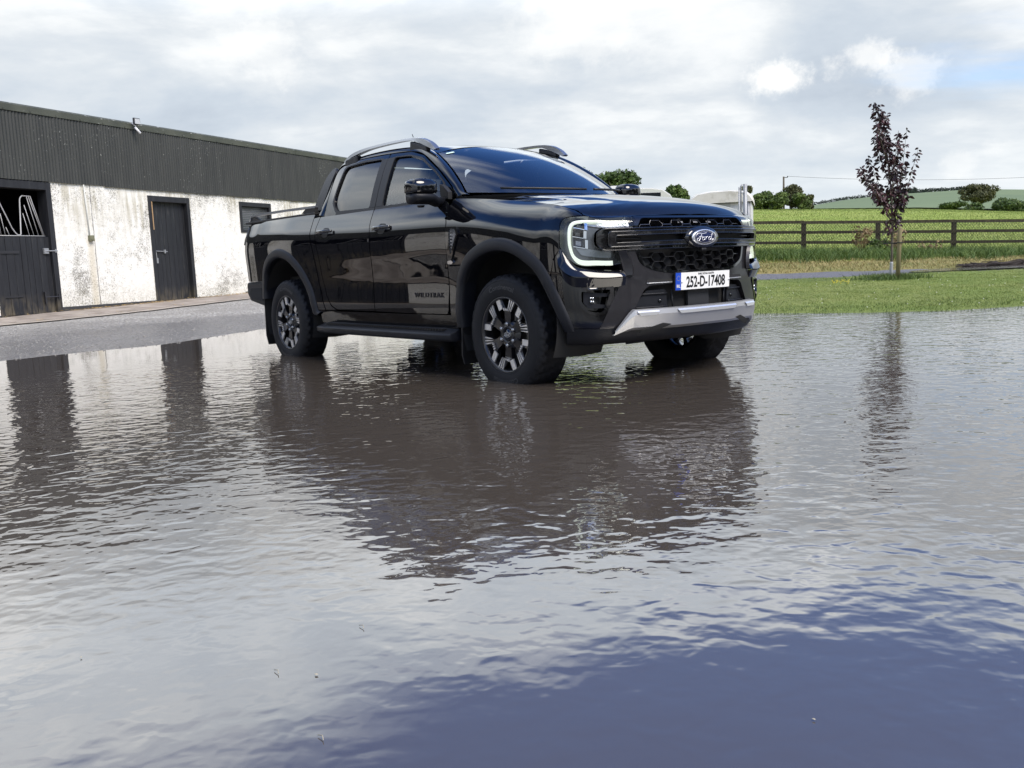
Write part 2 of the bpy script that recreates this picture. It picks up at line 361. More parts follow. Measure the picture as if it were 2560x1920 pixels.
# distant hill
m_hill = mat('hill_crop', rough=.9); t, b = nodes(m_hill); tc = t.nodes.new('ShaderNodeTexCoord'); oc = tc.outputs['Object']
wv = t.nodes.new('ShaderNodeTexWave'); wv.inputs['Scale'].default_value = .035; wv.inputs['Distortion'].default_value = 1.2; t.links.new(scalev(t, oc, (1, 1, 1), rot=(0, 0, R(20))), wv.inputs['Vector'])
f = math_(t, 'ADD', math_(t, 'MULTIPLY', wv.outputs['Fac'], .35), math_(t, 'MULTIPLY', noise(t, oc, .012, 4), .65))
t.links.new(ramp(t, f, [(.35, (.078, .118, .055)), (.5, (.10, .145, .066)), (.65, (.135, .175, .075))]), b.inputs['Base Color'])
def hillz(D, px):
    top = np.interp(px, [1500, 1900, 2022, 2116, 2224, 2410, 2500, 2560, 3000, 4000], [60, 92, 106, 118, 126, 131, 128, 125, 110, 60])
    base = 109*crestk(px)-8
    k = sstep(D, 185, 620)**.8; ang = base*(1-k)+top*k
    z = .78+ang/2305.7*D
    return np.where(D > 640, z-(D-640)*.25, z)
band('hill', np.concatenate([np.linspace(185.5, 640, 40), [660, 720]]), np.arange(1440, 4200, 20.), m_hill, 0, hillz)
def at3(D, px, far=False):
    p = at(D, px); return (p[0], p[1], float(hillz(np.array(D), np.array(px))) if far else gz(*p))

# ------------------------------------------------------------------ water
m_water = mat('flood_water', (.060, .050, .041), .015, ior=2.2); t, b = nodes(m_water)
ge = t.nodes.new('ShaderNodeNewGeometry'); pos = ge.outputs['Position']
# ripples driven by wind across the view; calmer near the camera and at the left shore
va = scalev(t, pos, (1, 1, 1), rot=(0, 0, -YAW))      # x' = towards the far side, y' = to the left
ca = noise(t, scalev(t, pos, (.5, .5, 1)), 1.0, 3, .5)
h1 = noise(t, scalev(t, va, (1.0, .80, 1)), 12, 1, .45, .5)
h2 = noise(t, scalev(t, va, (1.0, .9, 1), rot=(0, 0, R(14))), 25, 1, .5, .3)
h3 = noise(t, scalev(t, va, (1.0, .8, 1)), 4.2, 1, .5)
sp = t.nodes.new('ShaderNodeSeparateXYZ'); t.links.new(scalev(t, pos, (1, 1, 1), (-CAM[0], -CAM[1], 0)), sp.inputs[0])
def lin(a, b_, c_): return math_(t, 'ADD', math_(t, 'MULTIPLY', sp.outputs[0], a), math_(t, 'ADD', math_(t, 'MULTIPLY', sp.outputs[1], b_), c_))
Dn = lin(float(Fh[0]), float(Fh[1]), 0.); Ln = lin(float(Rh[0]), float(Rh[1]), 0.)
dist_k = mapr(t, Dn, 1.4, 3.3, .26, 1.0, True)
sh = math_(t, 'MAXIMUM', mapr(t, sp.outputs[0], -9.2, -7.6, .10, 1., True), mapr(t, Ln, -1.6, -.4, 0, 1))
dist_k = math_(t, 'MAXIMUM', dist_k, mapr(t, Ln, .0, .9, 0, .62))
amp = math_(t, 'MULTIPLY', math_(t, 'MULTIPLY', dist_k, sh), mapr(t, ca, .35, .65, .65, 1.2))
H = math_(t, 'ADD', math_(t, 'MULTIPLY', math_(t, 'SUBTRACT', h1, .5), .0043), math_(t, 'ADD', math_(t, 'MULTIPLY', math_(t, 'SUBTRACT', h2, .5), .0012), math_(t, 'MULTIPLY', math_(t, 'SUBTRACT', h3, .5), .0042)))
bump(t, b, math_(t, 'MULTIPLY', H, amp), 1., 1.)
mb = MB(); mb.add([(-14, -30, 0), (30, -30, 0), (30, 30, 0), (-14, 30, 0)], [(0, 1, 2, 3)])
tag(mb.build('flood_water', m_water, smooth=False), kind='structure')
mb = MB()
pw = [at(D, px) for D, px in ((20.75, 2290), (20.9, 2500), (20.9, 3200), (24.2, 3200), (24.0, 2700), (23.9, 2460), (22.9, 2350), (21.8, 2275))]
mb.add([(p[0], p[1], .185) for p in pw], [tuple(range(len(pw)))])
o = mb.build('track_puddle', m_water, smooth=False); tag(o, kind='structure')
# ------------------------------------------------------------------ stable block (local x along the wall, local -y outward, z up)
stab = empty('stable_building', (WA[0], WA[1], 0), R(119.5))
tag(stab, 'long whitewashed stable block with dark green corrugated cladding and black doors', 'stable')
m_wall = mat('whitewash', (.8, .8, .76), .9); t, b = nodes(m_wall); tc = t.nodes.new('ShaderNodeTexCoord'); oc = tc.outputs['Object']
sp = t.nodes.new('ShaderNodeSeparateXYZ'); t.links.new(oc, sp.inputs[0]); xx, zz = sp.outputs[0], sp.outputs[2]
big = noise(t, oc, .9, 5, .6); fine = noise(t, oc, 26, 5, .75); med = noise(t, oc, 7, 5, .7); spk = noise(t, oc, 60, 2, .6)
base = mixc(t, mapr(t, med, .35, .7), (.84, .825, .77), (.68, .665, .60))
# black mould speckle, denser in patches
dens_ = math_(t, 'ADD', mapr(t, big, .36, .66, -.02, .17), math_(t, 'MULTIPLY', math_(t, 'SUBTRACT', med, .5), .22))
spm = mapr(t, math_(t, 'ADD', fine, dens_), .63, .70)
base = mixc(t, math_(t, 'MULTIPLY', spm, .75), base, (.16, .15, .12))
spm2 = mapr(t, math_(t, 'ADD', spk, dens_), .69, .74); base = mixc(t, math_(t, 'MULTIPLY', spm2, .8), base, (.07, .065, .055))
# brown drip stains below the cladding
drip = noise(t, scalev(t, oc, (9, 9, .8)), 1.0, 4, .6)
zone = math_(t, 'MULTIPLY', mapr(t, zz, 1.6, 2.5), mapr(t, noise(t, scalev(t, oc, (.8, .8, .3), (4.2, 0, 0)), 1., 2), .44, .60))
base = mixc(t, math_(t, 'MULTIPLY', math_(t, 'MULTIPLY', zone, mapr(t, drip, .40, .62)), .65), base, (.30, .26, .15))
# rust run below the junction box and the splash zone at the foot
run = math_(t, 'MULTIPLY', mapr(t, math_(t, 'ABSOLUTE', math_(t, 'ADD', xx, 2.62)), .02, .16, 1, 0, True), mapr(t, zz, 1.68, 1.75, 1, 0))
base = mixc(t, math_(t, 'MULTIPLY', run, .45), base, (.50, .42, .26))
ft = math_(t, 'MULTIPLY', mapr(t, zz, .25, .75, 1, 0), mapr(t, fine, .42, .6)); base = mixc(t, math_(t, 'MULTIPLY', ft, .55), base, (.33, .31, .22))
# hairline crack
crk = mapr(t, math_(t, 'ABSOLUTE', math_(t, 'ADD', math_(t, 'ADD', xx, 2.50), math_(t, 'MULTIPLY', math_(t, 'SUBTRACT', med, .5), .06))), .008, .014, 1, 0)
base = mixc(t, math_(t, 'MULTIPLY', crk, .85), base, (.12, .11, .10))
t.links.new(base, b.inputs['Base Color']); bump(t, b, math_(t, 'ADD', fine, math_(t, 'MULTIPLY', med, 1.5)), 1., .012)
m_black = mat('black_timber', rough=.6); t, b = nodes(m_black); tc = t.nodes.new('ShaderNodeTexCoord'); oc = tc.outputs['Object']
sp = t.nodes.new('ShaderNodeSeparateXYZ'); t.links.new(oc, sp.inputs[0])
wn = noise(t, scalev(t, oc, (14, 14, 1.6)), 1., 6, .65)
bc = ramp(t, wn, [(.35, (.006, .0065, .009)), (.6, (.014, .015, .018)), (.72, (.045, .043, .040))])
foot = math_(t, 'MULTIPLY', mapr(t, sp.outputs[2], .12, .55, 1, 0), mapr(t, noise(t, scalev(t, oc, (10, 10, 3)), 1., 4), .38, .62))
bc = mixc(t, math_(t, 'MULTIPLY', foot, .8), bc, (.12, .10, .065))
t.links.new(bc, b.inputs['Base Color']); bump(t, b, wn, 1., .004)
m_clad = mat('green_cladding', rough=.6); t, b = nodes(m_clad); tc = t.nodes.new('ShaderNodeTexCoord'); oc = tc.outputs['Object']
f = noise(t, scalev(t, oc, (3, 3, .5)), 1.2, 5, .65); c = ramp(t, f, [(.35, (.022, .024, .022)), (.65, (.036, .038, .034))])
ch = mapr(t, math_(t, 'ADD', noise(t, oc, 21, 4, .7), math_(t, 'MULTIPLY', noise(t, scalev(t, oc, (1, 1, .6)), .5, 2), .35)), .84, .86)
t.links.new(mixc(t, math_(t, 'MULTIPLY', ch, .7), c, (.32, .33, .30)), b.inputs['Base Color'])
m_flash = mat('fascia_flashing', rough=.55); t, b = nodes(m_flash); tc = t.nodes.new('ShaderNodeTexCoord'); oc = tc.outputs['Object']
sp = t.nodes.new('ShaderNodeSeparateXYZ'); t.links.new(oc, sp.inputs[0])
f = noise(t, scalev(t, oc, (1, 1, 4)), 5, 5, .7); c = ramp(t, noise(t, oc, 2, 4), [(.35, (.05, .055, .043)), (.65, (.075, .08, .062))])
t.links.new(mixc(t, mapr(t, math_(t, 'ADD', f, mapr(t, sp.outputs[2], 4.4, 4.5, 0, .08)), .66, .72), c, (.42, .43, .40)), b.inputs['Base Color'])
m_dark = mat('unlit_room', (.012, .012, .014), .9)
m_galv = mat('galvanised_steel', (.30, .31, .32), .55, .5)
m_iron = mat('blackened_iron', (.06, .06, .065), .5, .8)
S0, S1, HW = -30., 12.5, 2.97
doors = [(-.72, .75)]; big_doors = [(-5.15, -3.60), (-9.6, -8.05), (-13.55, -11.4), (-18.6, -17.1), (-23.4, -21.9)]
small_l = [(-16.4, -15.4)]
wins = [(2.78, 4.22, 1.93, 2.79), (7.2, 8.6, 1.93, 2.79)]
ops = sorted([(a, b_, -1., 2.79 if b_-a < 1.5 else HW) for a, b_ in doors+small_l]+[(a, b_, -1., HW) for a, b_ in big_doors]+wins)
mb = MB(); cur = S0; m_pl = mat('black_plinth', (.035, .036, .038), .7)
def plinth(*a): q = MB(); box(q, *a); q.build('plinth', m_pl, stab, smooth=False)
for a, b_, z0, z1 in ops:
    box(mb, cur, a, 0, .28, -.3, HW+.02); plinth(cur, a, -.012, 0., -.3, .115 if cur < -6 else .20)
    if z0 > 0: box(mb, a, b_, 0, .28, -.3, z0); plinth(a, b_, -.012, 0, -.3, .26)
    if z1 < HW: box(mb, a, b_, 0, .28, z1, HW+.02)
    cur = b_
box(mb, cur, S1, 0, .28, -.3, HW+.02); plinth(cur, S1, -.012, 0, -.3, .27)
mb.build('wall', m_wall, stab, smooth=False)
mb = MB(); box(mb, S1-.28, S1, .28, 7, -.3, 3.4); box(mb, S0, S0+.28, .28, 7, -.3, 3.4); box(mb, S0, S1, 7, 7.28, -.3, 3.4)
tag(mb.build('rear_wall', m_wall, stab, smooth=False))
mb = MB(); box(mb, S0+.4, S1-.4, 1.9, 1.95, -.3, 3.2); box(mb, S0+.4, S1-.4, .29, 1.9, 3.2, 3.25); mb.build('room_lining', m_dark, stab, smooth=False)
# corrugated cladding, sheet after sheet
pitch = .084; n = int((S1-S0)/pitch*8); s = np.linspace(S0, S1, n); sheet = np.floor((s+.09)/.66)
sj = rng.uniform(-.004, .004, 100)[(sheet-sheet.min()).astype(int) % 100]; frac = ((s+.09)/.66) % 1
yy = -.035-.011*np.sin(2*np.pi*s/pitch)-.013*(1-frac)+sj
zb = 2.925+rng.uniform(-.012, .012, 100)[(sheet-sheet.min()).astype(int) % 100]
mb = MB(); loft(mb, [np.stack([s, yy+.003, zb], 1), np.stack([s, yy, np.full(n, 3.6)], 1), np.stack([s, yy, np.full(n, 4.42)], 1)])
mb.build('cladding', m_clad, stab)
mb = MB(); edges = [S0, -24, -18, -12.4, -8.6, -4.72, -2.55, .95, 3.3, 5.6, 8.1, 10.2, S1+.05]
for i in range(len(edges)-1):
    a, b_ = edges[i], edges[i+1]; o_ = .004*(i % 2)
    loft(mb, [[(a, -.062-o_, 4.34), (b_, -.062-o_, 4.34)], [(a, -.072-o_, 4.47), (b_, -.072-o_, 4.47)], [(a, -.045-o_, 4.505), (b_, -.045-o_, 4.505)], [(a, .12, 4.52), (b_, .12, 4.52)]])
for q in np.arange(S0+.3, S1, .66): box(mb, q-.008, q+.008, -.085, -.07, 4.36, 4.376)
mb.build('fascia', m_flash, stab, smooth=False)
mb = MB(); box(mb, S0-.1, S1+.1, .12, .16, 3.0, 4.515); loft(mb, [[(S0-.1, .1, 4.515), (S1+.1, .1, 4.515)], [(S0-.1, 7.6, 3.3), (S1+.1, 7.6, 3.3)]]); mb.build('roof', m_clad, stab, smooth=False)
def planks(parent, a, b_, z0, z1, y, name='planks', wmin=.13, wmax=.19, seed=1):
    r_ = random.Random(seed); mb = MB(); x = a
    while x < b_-.03:
        w_ = min(r_.uniform(wmin, wmax), b_-x); 
        if b_-x-w_ < .05: w_ = b_-x
        box(mb, x+.004, x+w_-.004, y+r_.uniform(-.004, .004), y+.03, z0+r_.uniform(0, .015), z1); x += w_
    return mb.build(name, m_black, parent, smooth=False, bevel=.003, seg=1)
def frame(parent, a, b_, z0, z1, wd=.10, top=True, y0=-.03):
    mb = MB(); box(mb, a, a+wd, y0, .26, z0, z1); box(mb, b_-wd, b_, y0, .26, z0, z1)
    if top: box(mb, a+wd, b_-wd, y0+.003, .26, z1-wd*1.3, z1)
    return mb.build('frame', m_black, parent, smooth=False, bevel=.006, seg=1)
def floor_at(s_): return float(np.clip(.07+(s_+3.6)*.018, .03, .32))
def small_door(a, b_, sd_):
    d = empty('door', (0, 0, 0), 0, stab); z0 = floor_at((a+b_)/2); tag(d, 'narrow black plank door between white panels') if sd_ == 3 else None
    frame(d, a, b_, z0-.1, 2.79, .11); planks(d, a+.11, b_-.11, z0+.03, 2.65, .10, seed=sd_)
    mb = MB(); tube(mb, [(a+.10, .075, 1.43), (a+.62, .075, 1.41)], .012, 6); box(mb, a+.14, a+.2, .06, .10, 1.38, 1.47); box(mb, a+.5, a+.55, .06, .10, 1.37, 1.46)
    tube(mb, [(a+.2, .06, 1.40), (a+.2, .05, 1.25)], .01, 6); box(mb, a+.16, a+.24, .04, .08, 1.12, 1.25)
    mb.build('bolt', m_galv if sd_ == 3 else m_iron, d, smooth=False)
    if sd_ == 3:
        mb = MB(); box(mb, a+.085, a+.105, -.045, -.028, 1.95, 2.64); mb.build('timber_strip', mat('bare_timber', (.42, .27, .14), .7), d, smooth=False)
    return d
def stable_door(a, b_, sd_, near=False):
    d = empty('stable_door', (0, 0, 0), 0, stab); z0 = floor_at((a+b_)/2)
    if near: tag(d, 'half height black plank stable door with white grille above')
    frame(d, a, b_, z0-.1, HW-.05, .13); planks(d, a+.13, b_-.13, z0+.03, 1.74, .04, seed=sd_)
    if near:
        mb = MB()
        box(mb, a+.13, a+.62, .02, .04, 1.39, 1.45); mb.build('hinge', m_iron, d, smooth=False); mb = MB(); box(mb, a+.15, a+.6, .02, .04, .47, .50); mb.build('hinge', m_iron, d, smooth=False)
        mb = MB(); tube(mb, [(b_-.30, .0, 1.44), (b_+.0, -.045, 1.44)], .014, 6); box(mb, b_-.32, b_-.2, -.01, .04, 1.38, 1.5); box(mb, b_-.06, b_-.03, -.05, .02, 1.40, 1.48)
        mb.build('bolt', m_galv, d, smooth=False, bevel=.004)
        mb = MB(); tube(mb, [(b_-.42, .0, .44), (b_-.04, -.045, .44)], .013, 6); box(mb, b_-.42, b_-.38, -.01, .04, .3, .56); box(mb, b_-.1, b_-.07, -.05, .02, .38, .50)
        mb.build('kick_bolt', m_iron, d, smooth=False)
    # tubular talk grille in the opening
    c = (a+b_)/2; mb = MB(); q = (b_-a)/1.55
    def X_(v): return c+(v+4.375)*q
    def arc(p0, p1, p2, k=6): return [tuple(np.array(p0)*(1-t_)**2+2*np.array(p1)*t_*(1-t_)+np.array(p2)*t_*t_) for t_ in np.linspace(0, 1, k)]
    y = .09
    outl = [(X_(-5.0), y, 1.76), (X_(-5.0), y, 2.5)]+arc((X_(-5.0), y, 2.5), (X_(-4.98), y, 2.68), (X_(-4.86), y, 2.52))+[(X_(-4.58), y, 1.92)]+arc((X_(-4.58), y, 1.92), (X_(-4.46), y, 1.72), (X_(-4.38), y, 1.80))+[(X_(-4.33), y, 2.48)]+arc((X_(-4.33), y, 2.48), (X_(-4.32), y, 2.60), (X_(-4.24), y, 2.61))+[(X_(-4.06), y, 2.61), (X_(-3.80), y, 1.76)]
    tube(mb, outl, .014, 8)
    for k in range(4):
        x1 = -4.25+.05*k; top = 2.60-(.0 if k > 1 else .18*(2-k)); bx = -4.17+.115*k
        tube(mb, [(X_(x1+(-.03 if k < 2 else 0)), y, top), (X_(bx), y, 1.76)], .008, 6)
    for k in range(3):
        tube(mb, [(X_(-4.93+.1*k), y, 2.5-.28*k), (X_(-4.86+.1*k), y, 1.76)], .008, 6)
    tube(mb, [(X_(-5.02), y, 1.765), (X_(-3.78), y, 1.765)], .012, 6)
    mb.build('grille', mat('white_tube', (.36, .36, .36), .45), d)
    return d
for i, (a, b_) in enumerate(doors): small_door(a, b_, 3)
for i, (a, b_) in enumerate(small_l): small_door(a, b_, 9)
for i, (a, b_) in enumerate(big_doors): stable_door(a, b_, 20+i, i == 0)
for (a, b_, z0, z1) in wins:
    d = empty('window', (0, 0, 0), 0, stab); mb = MB()
    box(mb, a, a+.09, -.03, .2, z0, z1); box(mb, b_-.09, b_, -.03, .2, z0, z1); box(mb, a+.09, b_-.09, -.027, .2, z1-.12, z1); box(mb, a+.09, b_-.09, -.027, .2, z0, z0+.07)
    mb.build('frame', m_black, d, smooth=False, bevel=.005, seg=1)
    mb = MB()
    for q in np.arange(a+.12, b_-.09, .05): tube(mb, [(q, .06, z0+.07), (q, .06, z1-.12)], .003, 4)
    for q in np.arange(z0+.1, z1-.12, .05): tube(mb, [(a+.09, .066, q), (b_-.09, .066, q)], .003, 4)
    mb.build('wire_mesh', m_galv, d)
    mb = MB(); box(mb, a+.09, b_-.09, .14, .15, z0+.07, z1-.12); mb.build('pane', mat('dusty_glass', (.05, .06, .065), .2), d, smooth=False)
mb = MB(); tube(mb, [(-2.69, -.03, 2.93), (-2.655, -.028, 1.78)], .012, 8); mb.build('conduit', mat('white_conduit', (.55, .56, .52), .6), stab)
mb = MB(); box(mb, -2.69, -2.56, -.075, 0, 1.66, 1.79); tube(mb, [(-2.64, -.09, 1.72), (-2.64, -.06, 1.72)], .045, 10); mb.build('junction_box', mat('mossy_box', (.16, .16, .10), .9), stab, smooth=False, bevel=.008)
# floodlight on the fascia
def wl(s_, y_, z_): p = WA+WD*s_-WN_*y_; return (p[0], p[1], z_)
fl = empty('floodlight', wl(-1.05, -.12, 4.50), R(119.5)); tag(fl, 'small black and white floodlight fixed to the stable fascia', 'lamp')
mb = MB(); box(mb, -.10, .10, -.10, -.05, -.07, .09); mb.build('housing', m_iron, fl, smooth=False, bevel=.01)
mb = MB(); box(mb, -.08, .08, -.108, -.1005, -.05, .07); mb.build('lens', mat('lamp_glass', (.45, .47, .48), .25), fl, smooth=False)
mb = MB(); tube(mb, [(-.02, .05, -.02), (-.02, -.06, -.10)], .015, 6); tube(mb, [(-.02, -.03, -.12), (.05, -.12, -.27)], .028, 8); mb.build('sensor', mat('white_plastic', (.7, .7, .7), .4), fl)
# concrete apron along the wall
m_apr = mat('apron_concrete', rough=.85); vary(m_apr, [(.17, .14, .11), (.30, .255, .21), (.40, .35, .29)], 2.2, bs=.01, bscale=30, pos=[.3, .52, .7])
m_kerb = mat('kerb_concrete', rough=.85); vary(m_kerb, [(.22, .185, .145), (.36, .31, .25), (.44, .39, .32)], 3.0, bs=.008, bscale=30)
def strip(name, d0, d1, m, off, jit=0.):
    ss = np.arange(-26, 13, .25); dd = np.linspace(d0, d1, 8); A, B = np.meshgrid(ss, dd, indexing='ij')
    B = B+(B-d0)/(d1-d0)*np.interp(A, ss, np.cumsum(rng.normal(size=len(ss)))*jit*.02)
    X = WA[0]+WD[0]*A+WN_[0]*B; Y = WA[1]+WD[1]*A+WN_[1]*B
    return tag(gridmesh(name, X, Y, GZ(X, Y)+off, m, True), kind='structure')
strip('concrete_apron', -.4, 2.18, m_apr, .022)
strip('kerb_strip', 2.22, 2.95, m_kerb, .022, 1.)
# straw and dead leaves along the apron
mb = MB(); m_straw = mat('straw', (.36, .25, .10), .9)
for i in range(650):
    c_ = random.choice([(-2.9, .25, .5, .12), (1.6, .3, .6, .15), (-1.0, .25, .5, .1), (0, 2.2, 8, .05), (0, .12, 7, .06), (-1.5, 5.8, .12, .05)])
    s_ = random.gauss(c_[0], c_[2]); q = random.gauss(c_[1], c_[3]); 
    if q < .03: continue
    p = WA+WD*s_+WN_*q; z = gz(*p)+.028+random.random()*.02; a = random.random()*6.28; l = random.uniform(.02, .07); w_ = random.uniform(.004, .012)
    e = np.array([math.cos(a), math.sin(a)]); f_ = np.array([-e[1], e[0]])
    V = [(*(p-e*l-f_*w_), z), (*(p+e*l-f_*w_), z+random.uniform(0, .02)), (*(p+e*l+f_*w_), z+.01), (*(p-e*l+f_*w_), z)]
    mb.add(V, [(0, 1, 2, 3)])
tag(mb.build('straw_litter', m_straw, smooth=False), 'scattered straw and dead leaves along the stable apron', 'litter', kind='stuff')
# loose stones on the yard near the water's edge
mb = MB(); ico = [(math.cos(a)*math.cos(e), math.sin(a)*math.cos(e), math.sin(e)) for e in (-.5, .5) for a in np.arange(5)*1.2566+e]+[(0, 0, 1), (0, 0, -1)]
ico = np.array(ico); IF = [(i, (i+1) % 5, 5+(i+1) % 5) for i in range(5)]+[(i, 5+(i+1) % 5, 5+i) for i in range(5)]+[(5+i, 5+(i+1) % 5, 10) for i in range(5)]+[((i+1) % 5, i, 11) for i in range(5)]
k = 0
while k < 3000:
    x = rng.uniform(-13, -5); y = rng.uniform(-4.6, 3.5); P_ = np.array([[x, y]])
    if inpoly(P_, PUD)[0] and dpoly(P_, PUD)[0] > .12: continue
    r_ = rng.uniform(.005, .013)*(1.6 if rng.random() < .04 else 1); mb.add(ico*r_*rng.uniform(.6, 1.2, 3)+np.array([x, y, gz(x, y)+r_*.2]), IF); k += 1
tag(mb.build('loose_stones', mat('pale_stone', (.30, .29, .27), .8), smooth=False), 'loose pale stones scattered over the gravel yard', 'stones', kind='stuff')
# ---- body surfaces of the pickup (truck axes: x forward from front axle, y left, z up from tyre contact)
def spl(K, t):
    """matrix of cubic Hermite (Catmull-Rom) weights of knots K at t"""
    K = np.asarray(K, float); t = np.clip(np.asarray(t, float), K[0], K[-1]); n = len(K)
    i = np.clip(np.searchsorted(K, t, 'right')-1, 0, n-2)
    h = (K[i+1]-K[i]); s = (t-K[i])/h
    E = np.eye(n); M = np.zeros((n, n))
    for k in range(n):
        if k == 0: M[k] = (E[1]-E[0])/(K[1]-K[0])
        elif k == n-1: M[k] = (E[-1]-E[-2])/(K[-1]-K[-2])
        else:
            a = K[k]-K[k-1]; b = K[k+1]-K[k]
            M[k] = ((E[k]-E[k-1])/a*b+(E[k+1]-E[k])/b*a)/(a+b)
    h00 = 2*s**3-3*s**2+1; h10 = s**3-2*s**2+s; h01 = -2*s**3+3*s**2; h11 = s**3-s**2
    return h00[:, None]*E[i]+(h10*h)[:, None]*M[i]+h01[:, None]*E[i+1]+(h11*h)[:, None]*M[i+1]
def ip(K, V, t): return spl(K, np.atleast_1d(t))@np.asarray(V, float)
def crown(y): return .13*(np.abs(y)/.76)**2.5
def HZ(x, y):
    """bonnet height"""
    x = np.asarray(x, float); y = np.abs(np.asarray(y, float))
    xx = np.ravel(x+crown(y)*np.clip((x+.9)/1.5, 0, 1))
    zc = ip([-.9, -.65, -.4, -.1, .2, .45, .6, .69, .74, .775, .82], [1.362, 1.346, 1.33, 1.305, 1.275, 1.238, 1.206, 1.176, 1.147, 1.108, 1.03], xx).reshape(x.shape)
    yc = .40+.20*np.clip((.6-x)/1.2, 0, 1)
    st = 1/(1+np.exp((y-yc)/.018))
    fade = np.clip((.66-x-crown(y))/.25, 0, 1)
    return zc-.030*(y/.75)**2+.014*(st-1)*fade
US = np.array([0, .25, .5, .735, .92, 1.30, 1.72, 2.34, 2.92, 3.42, 4.32, 4.99, 5.62, 5.98, 6.14, 6.5, 6.95])
ZB = np.array([.34, .45, .56, .70, .85, 1.00, 1.09, 1.16, 1.23, 1.28, 1.31])
X0 = [.78, .85, .866, .866, .862, .852, .846, .842, .834, .813, .775]
ED = [.885, .908, .918, .914, .920, .930, .928, .913, .882, .858, .842]
EF = [.895, .915, .925, .937, .948, .952, .947, .932, .893, .828, .762]
E4 = [.88, .90, .915, .926, .932, .932, .926, .91, .872, .82, .775]
CR = [.065, .07, .07, .07, .068, .064, .058, .05, .045, .043, .043]
EC = [.80, .835, .85, .86, .865, .865, .862, .855, .84, .815, .785]
def build_net():
    net = np.zeros((len(US), len(ZB), 3))
    def T(x, y): return float(HZ(np.array([x]), np.array([y]))[0])
    for j in range(len(ZB)):
        x0 = X0[j]
        P = [(x0, 0), (x0-.010, .25), (x0-CR[j], .5), (x0-CR[j]-.075, .72), (x0-.235, EC[j]), (.34, E4[j]), (-.02, EF[j]),
             (-.62, ED[j]), (-1.2, ED[j]+.004), (-1.7, ED[j]+.004), (-2.6, ED[j]), (-3.27, .93*ED[j]/.93+.012), (-3.9, ED[j]-.012),
             (-4.24, ED[j]-.045), (-4.37, ED[j]-.13), (-4.42, .4), (-4.43, 0)]
        for i, p in enumerate(P): net[i, j, :2] = p
    tops = []
    for i in range(len(US)):
        x, y = net[i, -1, :2]
        if i <= 3: t = 1.105
        elif i <= 6: t = T(x, y)
        elif i == 7: t = 1.305
        elif i <= 9: t = 1.31
        elif i == 10: t = 1.33
        elif i <= 12: t = 1.345
        else: t = 1.335
        tops.append(t)
        net[i, :, 2] = .34+(ZB-.34)*(t-.34)/(1.31-.34)
    return net
NET = build_net()
VS = np.arange(len(ZB))/(len(ZB)-1.)
def Wraw(u, v):
    u = np.ravel(u); v = np.ravel(v)
    return np.einsum('ni,nj,ijk->nk', spl(US, np.abs(u)), spl(VS, v), NET)*np.stack([np.ones_like(u), -np.where(u < 0, -1., 1.), np.ones_like(u)], 1)
def Wn(u, v, off=0.):
    """points and normals; u>0 is the truck's right (-y)"""
    u = np.ravel(np.asarray(u, float)); v = np.ravel(np.asarray(v, float)); e = 1e-3
    P = Wraw(u, v); du = Wraw(u+e, v)-Wraw(u-e, v); dv = Wraw(u, np.minimum(v+e, 1))-Wraw(u, np.maximum(v-e, 0))
    N = -np.cross(du, dv); N /= np.linalg.norm(N, axis=1)[:, None]+1e-12
    return P+N*np.reshape(off, (-1, 1)) if np.ndim(off) else P+N*off, N
_gu, _gv = np.meshgrid(np.linspace(0, 6.95, 500), np.linspace(0, 1, 60), indexing='ij')
_GP = Wraw(_gu.ravel(), _gv.ravel()); _GU = np.stack([_gu.ravel(), _gv.ravel()], 1)
def inv(a, b, ax, lo, hi):
    """(coordinate a on axis ax, z) -> (u,v) with u in [lo,hi], right side (y<0)"""
    a = np.ravel(a).astype(float); b = np.ravel(b).astype(float)
    m = (_GU[:, 0] >= lo) & (_GU[:, 0] <= hi); G = _GP[m]; Q = _GU[m]
    k = np.argmin((G[None, :, ax]-a[:, None])**2+(G[None, :, 2]-b[:, None])**2, axis=1); q = Q[k].copy()
    for _ in range(8):
        P = Wraw(q[:, 0], q[:, 1]); e = 1e-4
        Pu = (Wraw(q[:, 0]+e, q[:, 1])-P)/e; Pv = (Wraw(q[:, 0], q[:, 1]-e)-P)/-e
        r0 = a-P[:, ax]; r1 = b-P[:, 2]
        det = Pu[:, ax]*Pv[:, 2]-Pv[:, ax]*Pu[:, 2]; det = np.where(np.abs(det) < 1e-6, 1e-6, det)
        q[:, 0] += np.clip((r0*Pv[:, 2]-r1*Pv[:, ax])/det, -.1, .1); q[:, 1] += np.clip((Pu[:, ax]*r1-Pu[:, 2]*r0)/det, -.1, .1)
        q[:, 0] = np.clip(q[:, 0], lo, hi); q[:, 1] = np.clip(q[:, 1], 0, 1)
    return q
def sideuv(pts): pts = np.array(pts, float); return inv(pts[:, 0], pts[:, 1], 0, .95, 6.2)
def frontuv(pts):
    pts = np.array(pts, float); q = inv(-np.abs(pts[:, 0]), pts[:, 1], 1, 0, .98); q[:, 0] *= np.where(pts[:, 0] > 0, -1, 1); return q
